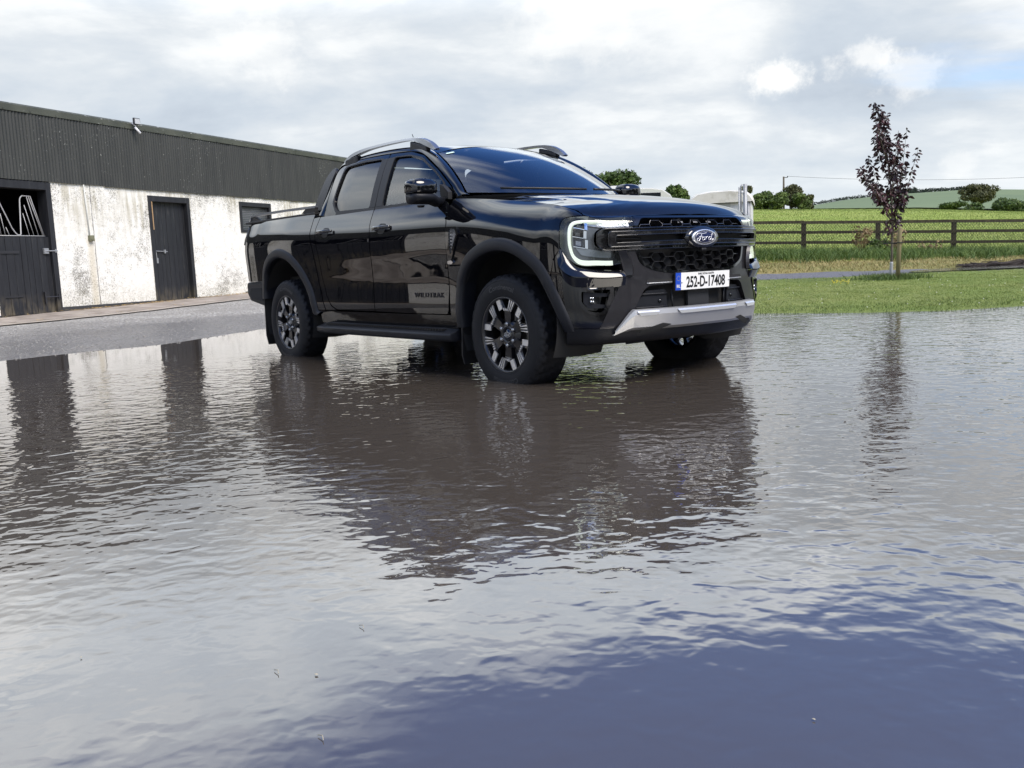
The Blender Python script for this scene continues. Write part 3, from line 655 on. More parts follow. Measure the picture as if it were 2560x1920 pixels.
# ------------------------------------------------------------------ pickup truck: materials
m_paint = mat('black_paint', (.0030, .0032, .0045), .4, 0, 1.0, 1.5); nodes(m_paint)[1].inputs['Specular IOR Level'].default_value = 0.; nodes(m_paint)[1].inputs['Coat Roughness'].default_value = .012; nodes(m_paint)[1].inputs['Coat IOR'].default_value = 1.6
t, b = nodes(m_paint); tcn = t.nodes.new('ShaderNodeTexCoord'); bump(t, b, noise(t, tcn.outputs['Object'], 2.2, 2, .5), 1., .0012)
_bn = [n for n in t.nodes if n.type == 'BUMP'][0]; t.links.new(_bn.outputs[0], b.inputs['Coat Normal'])
m_gloss = mat('gloss_black_trim', (.004, .004, .005), .06, 0, .6)
m_plas = mat('black_plastic', rough=.48); vary(m_plas, [(.005, .006, .009), (.009, .010, .014)], 9, bs=.0006, bscale=260)
nodes(m_plas)[1].inputs['Specular IOR Level'].default_value = .30
m_dplas = mat('dark_plastic', (.008, .008, .009), .55)
m_grey = mat('bolder_grey_trim', (.024, .023, .026), .38, .45, .25)
m_silver = mat('satin_silver', (.42, .42, .42), .34, .55, .2)
m_rail = mat('rail_silver', (.34, .35, .37), .28, .85, .3)
m_under = mat('underbody', (.010, .010, .010), .8)
m_chrome = mat('chrome', (.75, .76, .78), .08, 1.)
def glassmat(name, tint, ior=1.75, rough=0.):
    m = bpy.data.materials.new(name); m.use_nodes = True; t = m.node_tree; t.nodes.clear()
    tr = t.nodes.new('ShaderNodeBsdfTransparent'); tr.inputs[0].default_value = (*tint, 1)
    g = t.nodes.new('ShaderNodeBsdfGlossy'); g.inputs['Roughness'].default_value = rough; g.inputs[0].default_value = (1, 1, 1, 1)
    f = t.nodes.new('ShaderNodeFresnel'); f.inputs[0].default_value = ior; mx = t.nodes.new('ShaderNodeMixShader'); o = t.nodes.new('ShaderNodeOutputMaterial')
    t.links.new(f.outputs[0], mx.inputs[0]); t.links.new(tr.outputs[0], mx.inputs[1]); t.links.new(g.outputs[0], mx.inputs[2]); t.links.new(mx.outputs[0], o.inputs[0]); return m
m_wglass = glassmat('windscreen_glass', (.72, .76, .78), 2.2); m_fglass = glassmat('front_side_glass', (.80, .86, .83), 1.6); m_pglass = glassmat('privacy_glass', (.05, .055, .06), 1.55)
m_lens = glassmat('lamp_lens', (.88, .90, .92), 1.45)
m_rubber = mat('tyre_rubber', rough=.62); vary(m_rubber, [(.006, .0065, .008), (.012, .0125, .015)], 6, bs=.0008, bscale=90)
nodes(m_rubber)[1].inputs['Specular IOR Level'].default_value = .25
m_rubtx = mat('tyre_lettering', (.030, .031, .034), .55)
m_rimd = mat('rim_dark', (.022, .022, .025), .28, .6, .5); m_rimm = mat('rim_machined', (.72, .72, .72), .42, .85)
m_seat = mat('seat_leather', (.016, .016, .018), .55)
m_white_led = mat('daytime_led', (.8, .82, .74), .4, emit=(.93, 1., .82), es=.62)
m_red = mat('tail_lens', (.30, .010, .012), .08, 0, 1.)

TR = empty('pickup_truck', (0, 0, -.075))
tag(TR, 'black double cab pickup truck parked in the flood water, silver skid plate and roof rails', 'pickup truck')
def zv(pts):
    """(u, z[, r]) -> (u, v): symmetric shapes of the nose given by height"""
    out = []; vv = np.linspace(0, 1, 240)
    for p in pts:
        z = Wraw(np.full(240, abs(p[0])), vv)[:, 2]; v = float(np.interp(p[1], z, vv)); out.append((p[0], v))
    return np.array(out)
def rz(pts, r_=.012): return zv(dens(rnd(pts, r_), .03))
def GY(x, z):
    x = np.asarray(x, float); z = np.asarray(z, float)
    y = ip([1.22, 1.30, 1.38, 1.48, 1.58, 1.66, 1.72, 1.76, 1.80], [.866, .844, .820, .787, .748, .712, .680, .655, .62], z)
    return y-.055*np.clip((x+1.2)/.6, 0, 1.5)**2-.03*np.clip((-2.2-x)/.5, 0, 1.5)**2
def Gn(x, z, off=0.):
    x = np.ravel(x); z = np.ravel(z); e = 2e-3; y = GY(x, z); dx = (GY(x+e, z)-GY(x-e, z))/(2*e); dz = (GY(x, z+e)-GY(x, z-e))/(2*e)
    P = np.stack([x, -y, z], 1); Nn = np.stack([-dx, -np.ones_like(x), -dz], 1); Nn[:, 0] = -dx*1.; Nn /= np.linalg.norm(Nn, axis=1)[:, None]
    # outward normal of y = -Y(x,z): gradient of -(y)-Y
    return P+Nn*off, Nn
def Hn(x, y, off=0.):
    x = np.ravel(x); y = np.ravel(y); e = 2e-3; z = HZ(x, y); dx = (HZ(x+e, y)-HZ(x-e, y))/(2*e); dy = (HZ(x, y+e)-HZ(x, y-e))/(2*e)
    Nn = np.stack([-dx, -dy, np.ones_like(x)], 1); Nn /= np.linalg.norm(Nn, axis=1)[:, None]
    return np.stack([x, y, z], 1)+Nn*off, Nn
def SP(name, m, pts, uv='side', r_=.02, holes=(), parent=None, off=0., thick=.03, sp=.03, side=1, mb=None):
    """panel traced in (x,z) on the flank, or (y,z) on the nose"""
    cv = {'side': sideuv, 'front': frontuv, 'uv': lambda p: np.array([q[:2] for q in p], float)}[uv]
    g = cv(dens(rnd(pts, r_), .04)) if uv != 'uv' else rnd(pts, r_)
    hs = [cv(dens(rnd(h, r_), .04)) if uv != 'uv' else rnd(h, r_) for h in holes]
    own = mb is None; mb = mb or MB(); patch(mb, g, Wn, sp, off, thick, hs, side)
    return mb.build(name, m, parent or TR) if own else mb

# ------------------------------------------------------------------ flank panels
arcF = [(-.545, .42), (-.540, .56), (-.515, .705), (-.488, .778), (-.417, .866), (-.315, .934), (-.138, .99), (.028, 1.0), (.172, .969), (.298, .906), (.396, .83), (.469, .735), (.531, .62), (.575, .50), (.585, .42)]
arcR = [(-3.80, .60), (-3.80, .68), (-3.779, .759), (-3.728, .883), (-3.613, .982), (-3.44, 1.043), (-3.283, 1.052), (-3.112, 1.01), (-2.977, .932), (-2.851, .824), (-2.738, .676), (-2.685, .56), (-2.66, .50), (-2.60, .49)]
door_f = [(-.622, 1.04), (-.628, .86), (-.628, .70), (-.645, .53, .015), (-.665, .508, .015), (-1.20, .508), (-1.660, .514), (-1.660, .70), (-1.658, .95), (-1.664, 1.12), (-1.694, 1.22), (-1.700, 1.304), (-.712, 1.303), (-.66, 1.22), (-.625, 1.14)]
door_r = [(-1.669, .514), (-2.30, .518, .04), (-2.40, .552, .04), (-2.475, .64), (-2.535, .80), (-2.552, .95), (-2.600, 1.12), (-2.622, 1.20), (-2.608, 1.304), (-1.709, 1.304), (-1.703, 1.22), (-1.673, 1.12), (-1.667, .95), (-1.669, .70)]
rear_q = [(-2.311, .510), (-2.505, .508), (-2.55, .60), (-2.60, .75), (-2.628, .90), (-2.655, 1.03), (-2.705, 1.16), (-2.722, 1.30), (-2.617, 1.306), (-2.631, 1.20), (-2.609, 1.12), (-2.561, .95), (-2.544, .80), (-2.483, .635), (-2.405, .543)]
def screen(k, h):
    """windscreen: k across -1..1, h bottom 0..1 top"""
    xb = -.215-.39*abs(k)**2.2; yb = .735*k; zb = 1.318+.030*abs(k)**2
    xt = -1.185+.06*abs(k)**2*1.0; yt = .610*k; zt = 1.757-.075*abs(k)**2.2
    p = np.array([xb, yb, zb])*(1-h)+np.array([xt, yt, zt])*h; bl = .035*4*h*(1-h)*(1-.3*k*k); return p+np.array([.5, 0, .87])*bl
def build_flank(s):
    # front wing: rear edge, bonnet line, lamp cut-out, bumper seam, arch
    re_ = sideuv([(-.618, .44), (-.618, .86), (-.612, 1.04), (-.615, 1.14), (-.648, 1.215)])
    top = np.array([(u, 1.0) for u in np.linspace(2.33, .90, 40)])
    lamp = np.concatenate([zv([(.850, 1.117), (.846, 1.110), (.940, 1.109), (1.008, 1.099), (1.034, 1.075), (1.030, .915)]), [(1.108, .456)]])
    arch = sideuv(opend(np.array([(.462, .750), (.396, .83), (.298, .906), (.172, .969), (.028, 1.0), (-.138, .99), (-.315, .934), (-.417, .866), (-.488, .778), (-.515, .705), (-.540, .56), (-.545, .44)]), .05))
    seam = np.array([(1.10, .455)])
    poly = np.concatenate([re_, top, lamp, seam, arch]); mb = MB()
    patch(mb, poly, Wn, .03, 0., .03, (), s); fe = mb.build('front_wing', m_paint, TR)
    # bed side
    gap = [(-2.735, 1.336), (-2.718, 1.16), (-2.668, 1.03), (-2.641, .90), (-2.613, .75), (-2.563, .60), (-2.52, .508), (-2.60, .50)]
    bot = [p for p in arcR[::-1]][1:-1]
    poly = gap+bot+[(-3.80, .765), (-4.17, .765), (-4.22, .80), (-4.24, .95), (-4.27, 1.10), (-4.285, 1.24), (-4.22, 1.336)]
    SP('bed_side', m_paint, poly, r_=.01, side=s)
    # doors with window frames
    gl_f = [(-1.598, 1.325), (-1.600, 1.700), (-1.365, 1.685), (-1.176, 1.636), (-.968, 1.53), (-.83, 1.44, .03), (-.765, 1.325)]
    fr_f = [(-.712, 1.306), (-.700, 1.36), (-.752, 1.415), (-.92, 1.535), (-1.165, 1.667), (-1.368, 1.716), (-1.697, 1.738), (-1.716, 1.586), (-1.700, 1.306)]
    gl_r = [(-1.798, 1.325), (-1.795, 1.706), (-2.10, 1.715), (-2.415, 1.705, .05), (-2.462, 1.42, .10), (-2.36, 1.335, .06)]
    fr_r = [(-1.709, 1.306), (-1.725, 1.586), (-1.706, 1.738), (-2.10, 1.748), (-2.42, 1.738), (-2.565, 1.70, .05), (-2.60, 1.45), (-2.612, 1.306)]
    fd = MB(); SP('', None, door_f, side=s, mb=fd, r_=.012); patch(fd, rnd(fr_f, .02), Gn, .03, 0, .02, [rnd(gl_f, .03)], s); fd = fd.build('front_door', m_paint, TR)
    rd = MB(); SP('', None, door_r, side=s, mb=rd, r_=.012); patch(rd, rnd(fr_r, .02), Gn, .03, 0, .02, [rnd(gl_r, .03)], s); rd = rd.build('rear_door', m_paint, TR)
    SP('rear_quarter', m_paint, rear_q, side=s, r_=.008)
    # satin frames and belt strips
    for nm, par, gl, bp in (('window_frame', fd, gl_f, (-1.70, -1.600)), ('window_frame', rd, gl_r, (-1.795, -1.708))):
        mb = MB(); big = []
        c_ = np.mean([p[:2] for p in gl], 0); o_ = []
        for p in gl:
            v_ = np.array(p[:2])-c_; v_ = v_/np.linalg.norm(v_); o_.append((p[0]+v_[0]*.022, p[1]+v_[1]*.018))
        patch(mb, rnd(o_, .03), Gn, .03, .003, .01, [rnd(gl, .03)], s)
        patch(mb, [(bp[0], 1.326), (bp[1], 1.326), (bp[1], 1.703), (bp[0]-.004, 1.703)], Gn, .04, .0045, .004, (), s)
        patch(mb, [(gl[0][0]+(.1 if par is fd else .09)*(-1 if par is fd else 1), 1.300), (gl[-1][0], 1.300), (gl[-1][0], 1.323), (gl[0][0]+(.1 if par is fd else .09)*(-1 if par is fd else 1), 1.323)], Gn, .04, .006, .01, (), s)
        mb.build(nm, m_dplas, par)
    for gl, m_, par, in ((gl_f, m_fglass, fd), (gl_r, m_pglass, rd)):
        mb = MB(); c_ = np.mean([p[:2] for p in gl], 0); o_ = [tuple(c_+(np.array(p[:2])-c_)*1.04) for p in gl]
        patch(mb, rnd(o_, .03), Gn, .06, -.012, 0, (), s); mb.build('side_window', m_, par)
    # handles
    for par, x in ((fd, -1.49), (rd, -2.43)):
        z = 1.153 if par is fd else 1.170; y = .925
        mb = MB(); patch(mb, sideuv(rnd([(x-.055, z-.045), (x+.05, z-.045), (x+.06, z+.03), (x-.05, z+.035)], .03)), Wn, .03, .0015, .003, (), s); rec = mb.build('handle_recess', m_dplas, par)
        xs_ = np.linspace(x-.115, x+.125, 9); rows = []
        for xi in xs_:
            k = (xi-x)/.12; yo = y+.030*(1-k**4)+.006; a = [(xi, -s*(yo+.010*math.cos(q)), z+.002*k+.017*math.sin(q)*(1-.25*k*k)) for q in np.linspace(0, 2*math.pi, 11)[:-1]]; rows.append(a)
        mb = MB(); loft(mb, rows, True, True); mb.build('door_handle', m_gloss, par)
    # black lettering on the front door
    V, F = textmesh('WILDTRAK', .050, .002, sx=1.30, spacing=1.22); mb = MB(); q = sideuv(np.stack([-.88+V[:, 0]*(1 if s > 0 else -1)*1., .640+V[:, 1]], 1)); P, Nn = Wn(q[:, 0], q[:, 1]); P = P+Nn*(.003+V[:, 2:3])
    if s < 0: P[:, 1] *= -1
    mb.add(P, F); mb.build('badge', mat('dark_chrome', (.030, .030, .034), .3, .5), fd, smooth=False)
    # roof side: from the door tops to the screen edge and the roof skin
    outer = [(-.655, 1.312), (-.69, 1.365), (-.743, 1.420), (-.915, 1.543), (-1.163, 1.674), (-1.368, 1.723), (-1.697, 1.745), (-2.1, 1.755), (-2.42, 1.745), (-2.575, 1.708), (-2.612, 1.45), (-2.62, 1.31)]
    inner = [(-.560, .75, 1.330)]+[tuple(screen(1, h_)*[1, 1, 1]+np.array([-.012, .004, 0.])) for h_ in (.02, .20, .57, .985)]+[ (-1.34, .605, 1.753), (-1.70, .60, 1.785), (-2.10, .59, 1.790), (-2.42, .575, 1.770), (-2.61, .56, 1.730), (-2.70, .74, 1.45), (-2.74, .82, 1.31)]
    tt = np.linspace(0, len(outer)-1, 70); O = ip(range(len(outer)), outer, tt); I_ = ip(range(len(inner)), inner, tt); Oy = GY(O[:, 0], O[:, 1]); rows = []
    for k in np.linspace(0, 1, 7):
        row = []
        for j in range(len(tt)):
            a = np.array([O[j, 0], -Oy[j], O[j, 1]]); b_ = np.array([I_[j, 0], -I_[j, 1], I_[j, 2]]); p = a+(b_-a)*k
            bl = .018*4*k*(1-k); p = p+np.array([.2 if tt[j] < 5 else -.1, -.6, .75])*bl; row.append((p[0], p[1]*s, p[2]))
        rows.append(row)
    mb = MB(); loft(mb, rows if s > 0 else rows[::-1]); mb.build('roof_pillar', m_paint, TR)
    # sill below the doors
    mb = MB(); patch(mb, sideuv(dens(np.array([(-.56, .500), (-.56, .40), (-2.62, .40), (-2.62, .500)]), .1)), Wn, .05, -.004, .05, (), s); mb.build('sill', m_paint, TR)
    # side step
    xs_ = np.linspace(-2.58, -.555, 12); rows = []
    for i, xi in enumerate(xs_):
        e = 0 if 0 < i < 11 else .02; y0, y1 = .80, 1.0
        sec = [(y0, .425), (y0+.09, .412), (y1-.05, .385), (y1-.008, .375), (y1, .365), (y1-.004, .335), (y1-.03, .318), (y0, .33)]
        rows.append([(xi, -s*(y_-e), z_) for y_, z_ in sec])
    mb = MB(); loft(mb, rows if s > 0 else [r_[::-1] for r_ in rows], True, True); st = mb.build('side_step', m_plas, TR, bevel=.004)
    mb = MB()
    for xi in np.arange(-2.45, -.68, .035): box(mb, xi, xi+.012, min(-s*.955, -s*.865), max(-s*.955, -s*.865), .390, .402)
    mb.build('tread_ribs', m_dplas, st, smooth=False)
    # arch extensions
    for nm, arc in (('arch_flare', arcF), ('arch_flare', arcR)):
        A = np.array(arc); tt = np.linspace(0, len(A)-1, 80); O = ip(range(len(A)), A, tt); c_ = np.array([0, .42]) if arc is arcF else np.array([-3.26, .42])
        d = O-c_; tg = np.gradient(O, axis=0); nr = np.stack([-tg[:, 1], tg[:, 0]], 1); nr /= np.linalg.norm(nr, axis=1)[:, None]; sg = np.sign((nr*(c_-O)).sum(1)); nr *= sg[:, None]
        if arc is arcR: nr[-8:] = nr[-9]
        prof = [(-.012, -.004), (-.004, .009), (.006, .016), (.05, .019), (.066, .017), (.073, .006), (.075, -.02), (.075, -.10)]; rows = []
        for w_, o_ in prof:
            q = O+nr*w_; uv = sideuv(O+nr*min(w_, .02)); P, Nn = Wn(uv[:, 0], uv[:, 1]); 
            y = -P[:, 1]+o_; x = q[:, 0]; z = q[:, 1]
            if arc is arcF:
                k = np.clip((x-.30)/.3, 0, 1); x = P[:, 0]+(x-(O+nr*min(w_, .02))[:, 0])+Nn[:, 0]*o_; y = -P[:, 1]-Nn[:, 1]*o_
            rows.append(np.stack([x, -s*y, z], 1))
        mb = MB(); loft(mb, rows if s < 0 else rows[::-1]); mb.build(nm, m_plas, TR)
        if arc is arcF:
            # gloss lip between wing and extension
            pass
    # wheel housings
    for cx, rr_ in ((0., .50), (-3.27, .50)):
        mb = MB(); lathe(mb, [(rr_, -s*.91), (rr_+.02, -s*.70), (rr_, -s*.50), (.05, -s*.50)], 40, 'y', (cx, 0, .47), R(-25), R(205))
        mb.build('wheel_housing', m_under, TR)
    # mud flaps
    for cx, z0, z1 in ((-.505, .16, .62), (-3.80, .155, .80)):
        mb = MB(); rows = []
        for z in np.linspace(z0, z1, 8):
            x = cx+.03*math.sin((z-z0)*3)-(.02 if cx > -1 else .03)*(z-z0); w0, w1 = (.68, .915); e = .02 if z < z0+.05 else 0
            rows.append([(x, -s*(w0+e), z), (x, -s*(w1-e), z), (x-.012, -s*(w1-e), z), (x-.012, -s*(w0+e), z)])
        loft(mb, rows, True, True); mb.build('mud_flap', m_dplas, TR, smooth=False)
    # side vent on the wing
    vp = [(-.606, 1.115), (-.475, 1.108, .02), (-.448, 1.06), (-.555, .885, .01), (-.606, .880)]
    vi = [(-.565, 1.095), (-.487, 1.090), (-.472, 1.055), (-.556, .925), (-.565, .925)]
    mb = MB(); SP('', None, vp, side=s, mb=mb, off=.010, thick=.012, holes=[vi], r_=.012, sp=.02); ve = mb.build('wing_vent', m_gloss, TR)
    mb = MB(); SP('', None, vi, side=s, mb=mb, off=.004, thick=.0, r_=.008, sp=.02); mb.build('vent_insert', mat('dark_mirror', (.30, .32, .36), .12, .9), ve)
    mb = MB()
    for k in range(7):
        z = 1.07-.022*k; q = sideuv([(-.563, z), (-.530-.004*k, z-.004)]); P, _ = Wn(q[:, 0], q[:, 1], .008); P[:, 1] *= s; tube(mb, P, .004, 5)
    mb.build('vent_louvre', m_dplas, ve)
    mb = MB(); SP('', None, [(-.606, .878), (-.558, .883), (-.535, .868), (-.56, .855), (-.606, .858)], side=s, mb=mb, off=.011, thick=.01, r_=.006, sp=.02); mb.build('vent_tip', m_chrome, ve)
    # door mirror
    mr = MB(); rows = []
    for k, (yo, sx_, sz_) in enumerate([(.905, .045, .05), (.925, .078, .078), (.97, .092, .090), (1.03, .094, .092), (1.09, .088, .086), (1.115, .070, .070), (1.122, .04, .045)]):
        sec = []
        for q in np.linspace(0, 2*math.pi, 21)[:-1]:
            cx_ = abs(math.cos(q))**.55*np.sign(math.cos(q)); sz = abs(math.sin(q))**.6*np.sign(math.sin(q))
            xx_ = -.775+sx_*cx_*(1. if cx_ > 0 else .62)-.03*(yo-1.0); sec.append((xx_, -s*yo, 1.372+sz_*sz*(.88 if sz > 0 else .30)))
        rows.append(sec)
    loft(mr, rows if s > 0 else [r_[::-1] for r_ in rows], True, True); mr = mr.build('door_mirror', m_paint, TR)
    mb = MB(); rows = []
    for k, (yo, sx_, z0) in enumerate([(.845, .055, .0), (.90, .062, .0), (.95, .085, 0), (1.03, .089, 0), (1.09, .082, 0), (1.112, .06, .005)]):
        z1 = 1.345 if yo > .93 else 1.325; zb = 1.285 if yo > .93 else 1.268
        rows.append([(-.775+sx_*c1*(1 if c1 > 0 else .7), -s*yo, zb+(z1-zb)*c2) for c1, c2 in ((-.7, .05), (0, -.15), (.6, .0), (.95, .35), (1, .8), (.9, 1), (-.9, 1), (-1, .5))])
    loft(mb, rows if s > 0 else [r_[::-1] for r_ in rows], True, True); mb.build('mirror_base', m_plas, mr)
    mb = MB(); lathe(mb, [(.028, 0), (.022, -.014), (0, -.016)], 14, 'z', (-.80, -s*1.0, 1.272)); mb.build('mirror_camera', m_dplas, mr)
    mb = MB(); box(mb, -.838, -.835, min(-s*.95, -s*1.10), max(-s*.95, -s*1.10), 1.31, 1.43); mb.build('mirror_glass', m_chrome, mr, smooth=False)
    mb = MB(); prism(mb, [(-.70, 1.31), (-.79, 1.32), (-.80, 1.42), (-.755, 1.405), (-.70, 1.36)], .80, .835, lambda p, q, t_: (p, -s*(t_+.0), q)); mb.build('mirror_sail', m_dplas, mr, smooth=False)
    # roof rail
    tp = np.array([(-2.485, 1.768), (-2.42, 1.800), (-2.29, 1.828), (-2.05, 1.842), (-1.70, 1.842), (-1.42, 1.832), (-1.27, 1.812), (-1.165, 1.772), (-1.085, 1.715)]); bt_ = np.array([(-2.47, 1.752), (-2.38, 1.778), (-2.28, 1.795), (-2.05, 1.816), (-1.70, 1.819), (-1.43, 1.810), (-1.31, 1.781), (-1.20, 1.740), (-1.11, 1.702)])
    tt = np.linspace(0, 8, 40); Tq = ip(range(9), tp, tt); Bq = ip(range(9), bt_, tt); rows = []
    for (x1, z1), (x0_, z0_), k in zip(Tq, Bq, tt):
        w_ = .022; yc_ = .640 if k < 7 else .640-.004*(k-7); rows.append([(x1, -s*(yc_-w_), z1-.004), (x1, -s*(yc_), z1), (x1, -s*(yc_+w_), z1-.006), (x0_, -s*(yc_+w_+.004), z0_), (x0_, -s*(yc_-w_), z0_)])
    mb = MB(); loft(mb, rows if s < 0 else [r_[::-1] for r_ in rows], True, True); rl = mb.build('roof_rail', m_rail, TR, sharp=40)
    for x0_, x1_, zt0, zt1 in ((-2.46, -2.25, 1.775, 1.805), (-1.42, -1.20, 1.806, 1.758)):
        mb = MB(); mb.add([(x0_, -s*.62, 1.735), (x1_, -s*.62, 1.70), (x1_, -s*.675, 1.70), (x0_, -s*.675, 1.72), (x0_, -s*.622, zt0-.003), (x1_, -s*.622, zt1-.012), (x1_, -s*.668, zt1-.012), (x0_, -s*.668, zt0-.003)], BF)
        mb.build('rail_foot', m_dplas, rl, smooth=False, bevel=.01)
    # sports bar behind the cab and rail along the bed
    sb = MB(); poly = rnd([(-2.975, 1.372), (-2.94, 1.49), (-2.868, 1.667), (-2.795, 1.737, .05), (-2.70, 1.748, .03), (-2.672, 1.70), (-2.71, 1.50), (-2.765, 1.38)], .02)
    patch(sb, poly, Gn, .04, -.012, .09, (), s); sb = sb.build('sports_bar', m_plas, TR)
    tp = ip(range(6), [(-4.205, 1.352), (-4.165, 1.398), (-4.08, 1.421), (-3.6, 1.424), (-3.1, 1.420), (-2.755, 1.414)], np.linspace(0, 5, 30)); rows = []
    for x1, z1 in tp: rows.append([(x1, -s*.80, z1), (x1, -s*.835, z1-.002), (x1+(.02 if z1 < 1.40 else 0), -s*.838, z1-.022), (x1+(.02 if z1 < 1.40 else 0), -s*.80, z1-.022)])
    mb = MB(); loft(mb, rows if s > 0 else [r_[::-1] for r_ in rows], True, True); br = mb.build('bed_rail', m_rail, TR, sharp=40)
    for poly in ([(-3.02, 1.360), (-2.755, 1.360), (-2.755, 1.398), (-2.93, 1.400)], [(-4.20, 1.352), (-3.92, 1.352), (-4.06, 1.395), (-4.14, 1.392)]): mb = MB(); prism(mb, poly, .80, .832, lambda p, q, t_: (p, -s*t_, q)); mb.build('rail_bracket', m_dplas, br, smooth=False)
    mb = MB(); box(mb, -4.27, -2.76, min(-s*.70, -s*.846), max(-s*.70, -s*.846), 1.335, 1.356); mb.build('bed_cap', m_dplas, TR, smooth=False, bevel=.006)
    # tail lamp
    tl = MB(); patch(tl, np.array([(5.975, .635), (6.16, .630), (6.16, .905), (5.99, .93), (5.975, .80)]), Wn, .03, .006, .03, (), s); tl = tl.build('tail_light', m_red, TR)
    mb = MB(); patch(mb, np.array([(5.967, .625), (5.978, .625), (5.978, .94), (5.967, .94)]), Wn, .03, .008, .02, (), s); mb.build('lamp_surround', m_gloss, tl)
    # rear bumper corner
    mb = MB(); prism(mb, [(-3.80, .762), (-4.225, .762), (-4.24, .72), (-4.235, .64), (-4.17, .575), (-3.84, .525), (-3.80, .55), (-3.855, .60), (-3.90, .70), (-4.10, .705), (-4.14, .65), (-4.05, .60), (-3.87, .585), (-3.80, .60)][:7]+[(-3.80, .60)], .60, .895, lambda p, q, t_: (p-(.0 if t_ > .8 else .10), -s*t_, q)); rbm = mb.build('rear_bumper', m_plas, TR, smooth=False, bevel=.022, seg=3)
    mb = MB(); prism(mb, [(-3.87, .705), (-4.13, .70), (-4.165, .65), (-4.12, .60), (-3.86, .575)], .890, .899, lambda p, q, t_: (p, -s*t_, q)); mb.build('notch_shade', m_under, rbm, smooth=False)  # flat dark panel: shade of the bumper notch put into its colour
    # headlamp ---------------------------------------------------------------
    hl_o = [(1.026, 1.072), (1.004, 1.094), (.938, 1.103), (.842, 1.105, .02), (.62, 1.099), (.500, 1.093), (.494, 1.075), (.530, 1.027), (.745, 1.029, .02), (.785, 1.005, .03), (.785, .935, .03), (.750, .906, .02), (.640, .895), (.618, .883), (.612, .812), (.84, .808, .05), (.90, .820, .04), (.960, .855, .03), (1.005, .905), (1.022, .925)]; hl_o = rz(hl_o)
    hl = MB(); patch(hl, hl_o, Wn, .03, -.055, 0, (), s)     # bowl
    lo = dens(hl_o, .03); rows = [Wn(lo[:, 0], lo[:, 1], o_)[0]*[1, s, 1] for o_ in (-.055, .0)]; rows = [np.concatenate([q, q[:1]]) for q in rows]; loft(hl, rows)
    hl = hl.build('headlight', mat('lamp_bowl', (.16, .165, .175), .22, .7), TR)
    mb = MB(); patch(mb, hl_o, Wn, .03, .004, .0, (), s); mb.build('lens', m_lens, hl)
    def ribbon(name, path, wid, off, m_, dep=.02, close=False):
        path = ip(range(len(path)), path, np.linspace(0, len(path)-1, len(path)*8)) if len(path) > 2 else dens(np.array(path), .02)
        tg = np.gradient(path, axis=0); nr = np.stack([-tg[:, 1], tg[:, 0]], 1); nr /= np.linalg.norm(nr, axis=1)[:, None]+1e-9
        A, Nn = Wn((path+nr*wid/2)[:, 0], (path+nr*wid/2)[:, 1], off); B, Nb = Wn((path-nr*wid/2)[:, 0], (path-nr*wid/2)[:, 1], off)
        rows = [np.asarray(q)*[1, s, 1] for q in (A-Nn*dep, A, B, B-Nb*dep)]; mb = MB(); loft(mb, rows); return mb.build(name, m_, hl, smooth=False)
    led = zv([(.543, 1.070), (.62, 1.073), (.72, 1.077), (.80, 1.080), (.855, 1.081), (.905, 1.076), (.934, 1.062), (.946, 1.035), (.947, .985), (.944, .935), (.930, .888), (.905, .855), (.872, .836), (.83, .829), (.76, .827), (.662, .823)])
    ribbon('light_strip', led, .023, -.010, m_white_led, .02)
    m_refl = mat('lamp_reflector', (.36, .37, .39), .36, .8)
    for k, (u0, u1, v0, v1) in enumerate(((.845, .915, .735, .815), (.85, .92, .640, .722), (.84, .915, .548, .628))):
        mb = MB(); P, Nn = Wn([u1, u0, u0, u1], [v0, v0, v1, v1], -.022); Q, _ = Wn([u1-.018, u0+.018, u0+.018, u1-.018], [v0+.02, v0+.02, v1-.02, v1-.02], -.050)
        V = np.concatenate([P, Q])*[1, s, 1]; mb.add(V, [(0, 1, 5, 4), (1, 2, 6, 5), (2, 3, 7, 6), (3, 0, 4, 7), (4, 5, 6, 7)]); mb.build('reflector', m_refl if k == 2 else m_gloss, hl, smooth=False)
        mb = MB(); P, _ = Wn([u0-.004, u0-.022, u0-.022, u0-.004], [v0, v0, v1, v1], -.015); mb.add(P*[1, s, 1], [(0, 1, 2, 3)]); P, _ = Wn([u0-.004, u1, u1, u0-.004], [v0-.004, v0-.004, v0+.003, v0+.003], -.016); mb.add(P*[1, s, 1], [(0, 1, 2, 3)]); mb.build('reflector', m_chrome, hl, smooth=False)
    mb = MB()
    for k in range(16):
        u = .54+.014*k; P, _ = Wn([u, u+.007, u+.007, u], [.81, .81, .868, .868], -.02-.004*(k % 2)); mb.add(P*[1, s, 1], [(0, 1, 2, 3)])
    mb.build('indicator_lens', m_refl, hl, smooth=False)
    mb = MB(); patch(mb, rnd([(.53, .80), (.83, .80), (.86, .83), (.82, .865), (.53, .88)], .01), Wn, .04, -.035, 0, (), s); mb.build('reflector', m_refl, hl)
    mb = MB(); patch(mb, rnd([(.66, .497), (.86, .497), (.90, .54), (.83, .55), (.66, .545)], .01), Wn, .04, -.035, 0, (), s); mb.build('reflector', mat('grey_lamp_shelf', (.34, .36, .38), .25, .6), hl)
for s in (1, -1): build_flank(s)
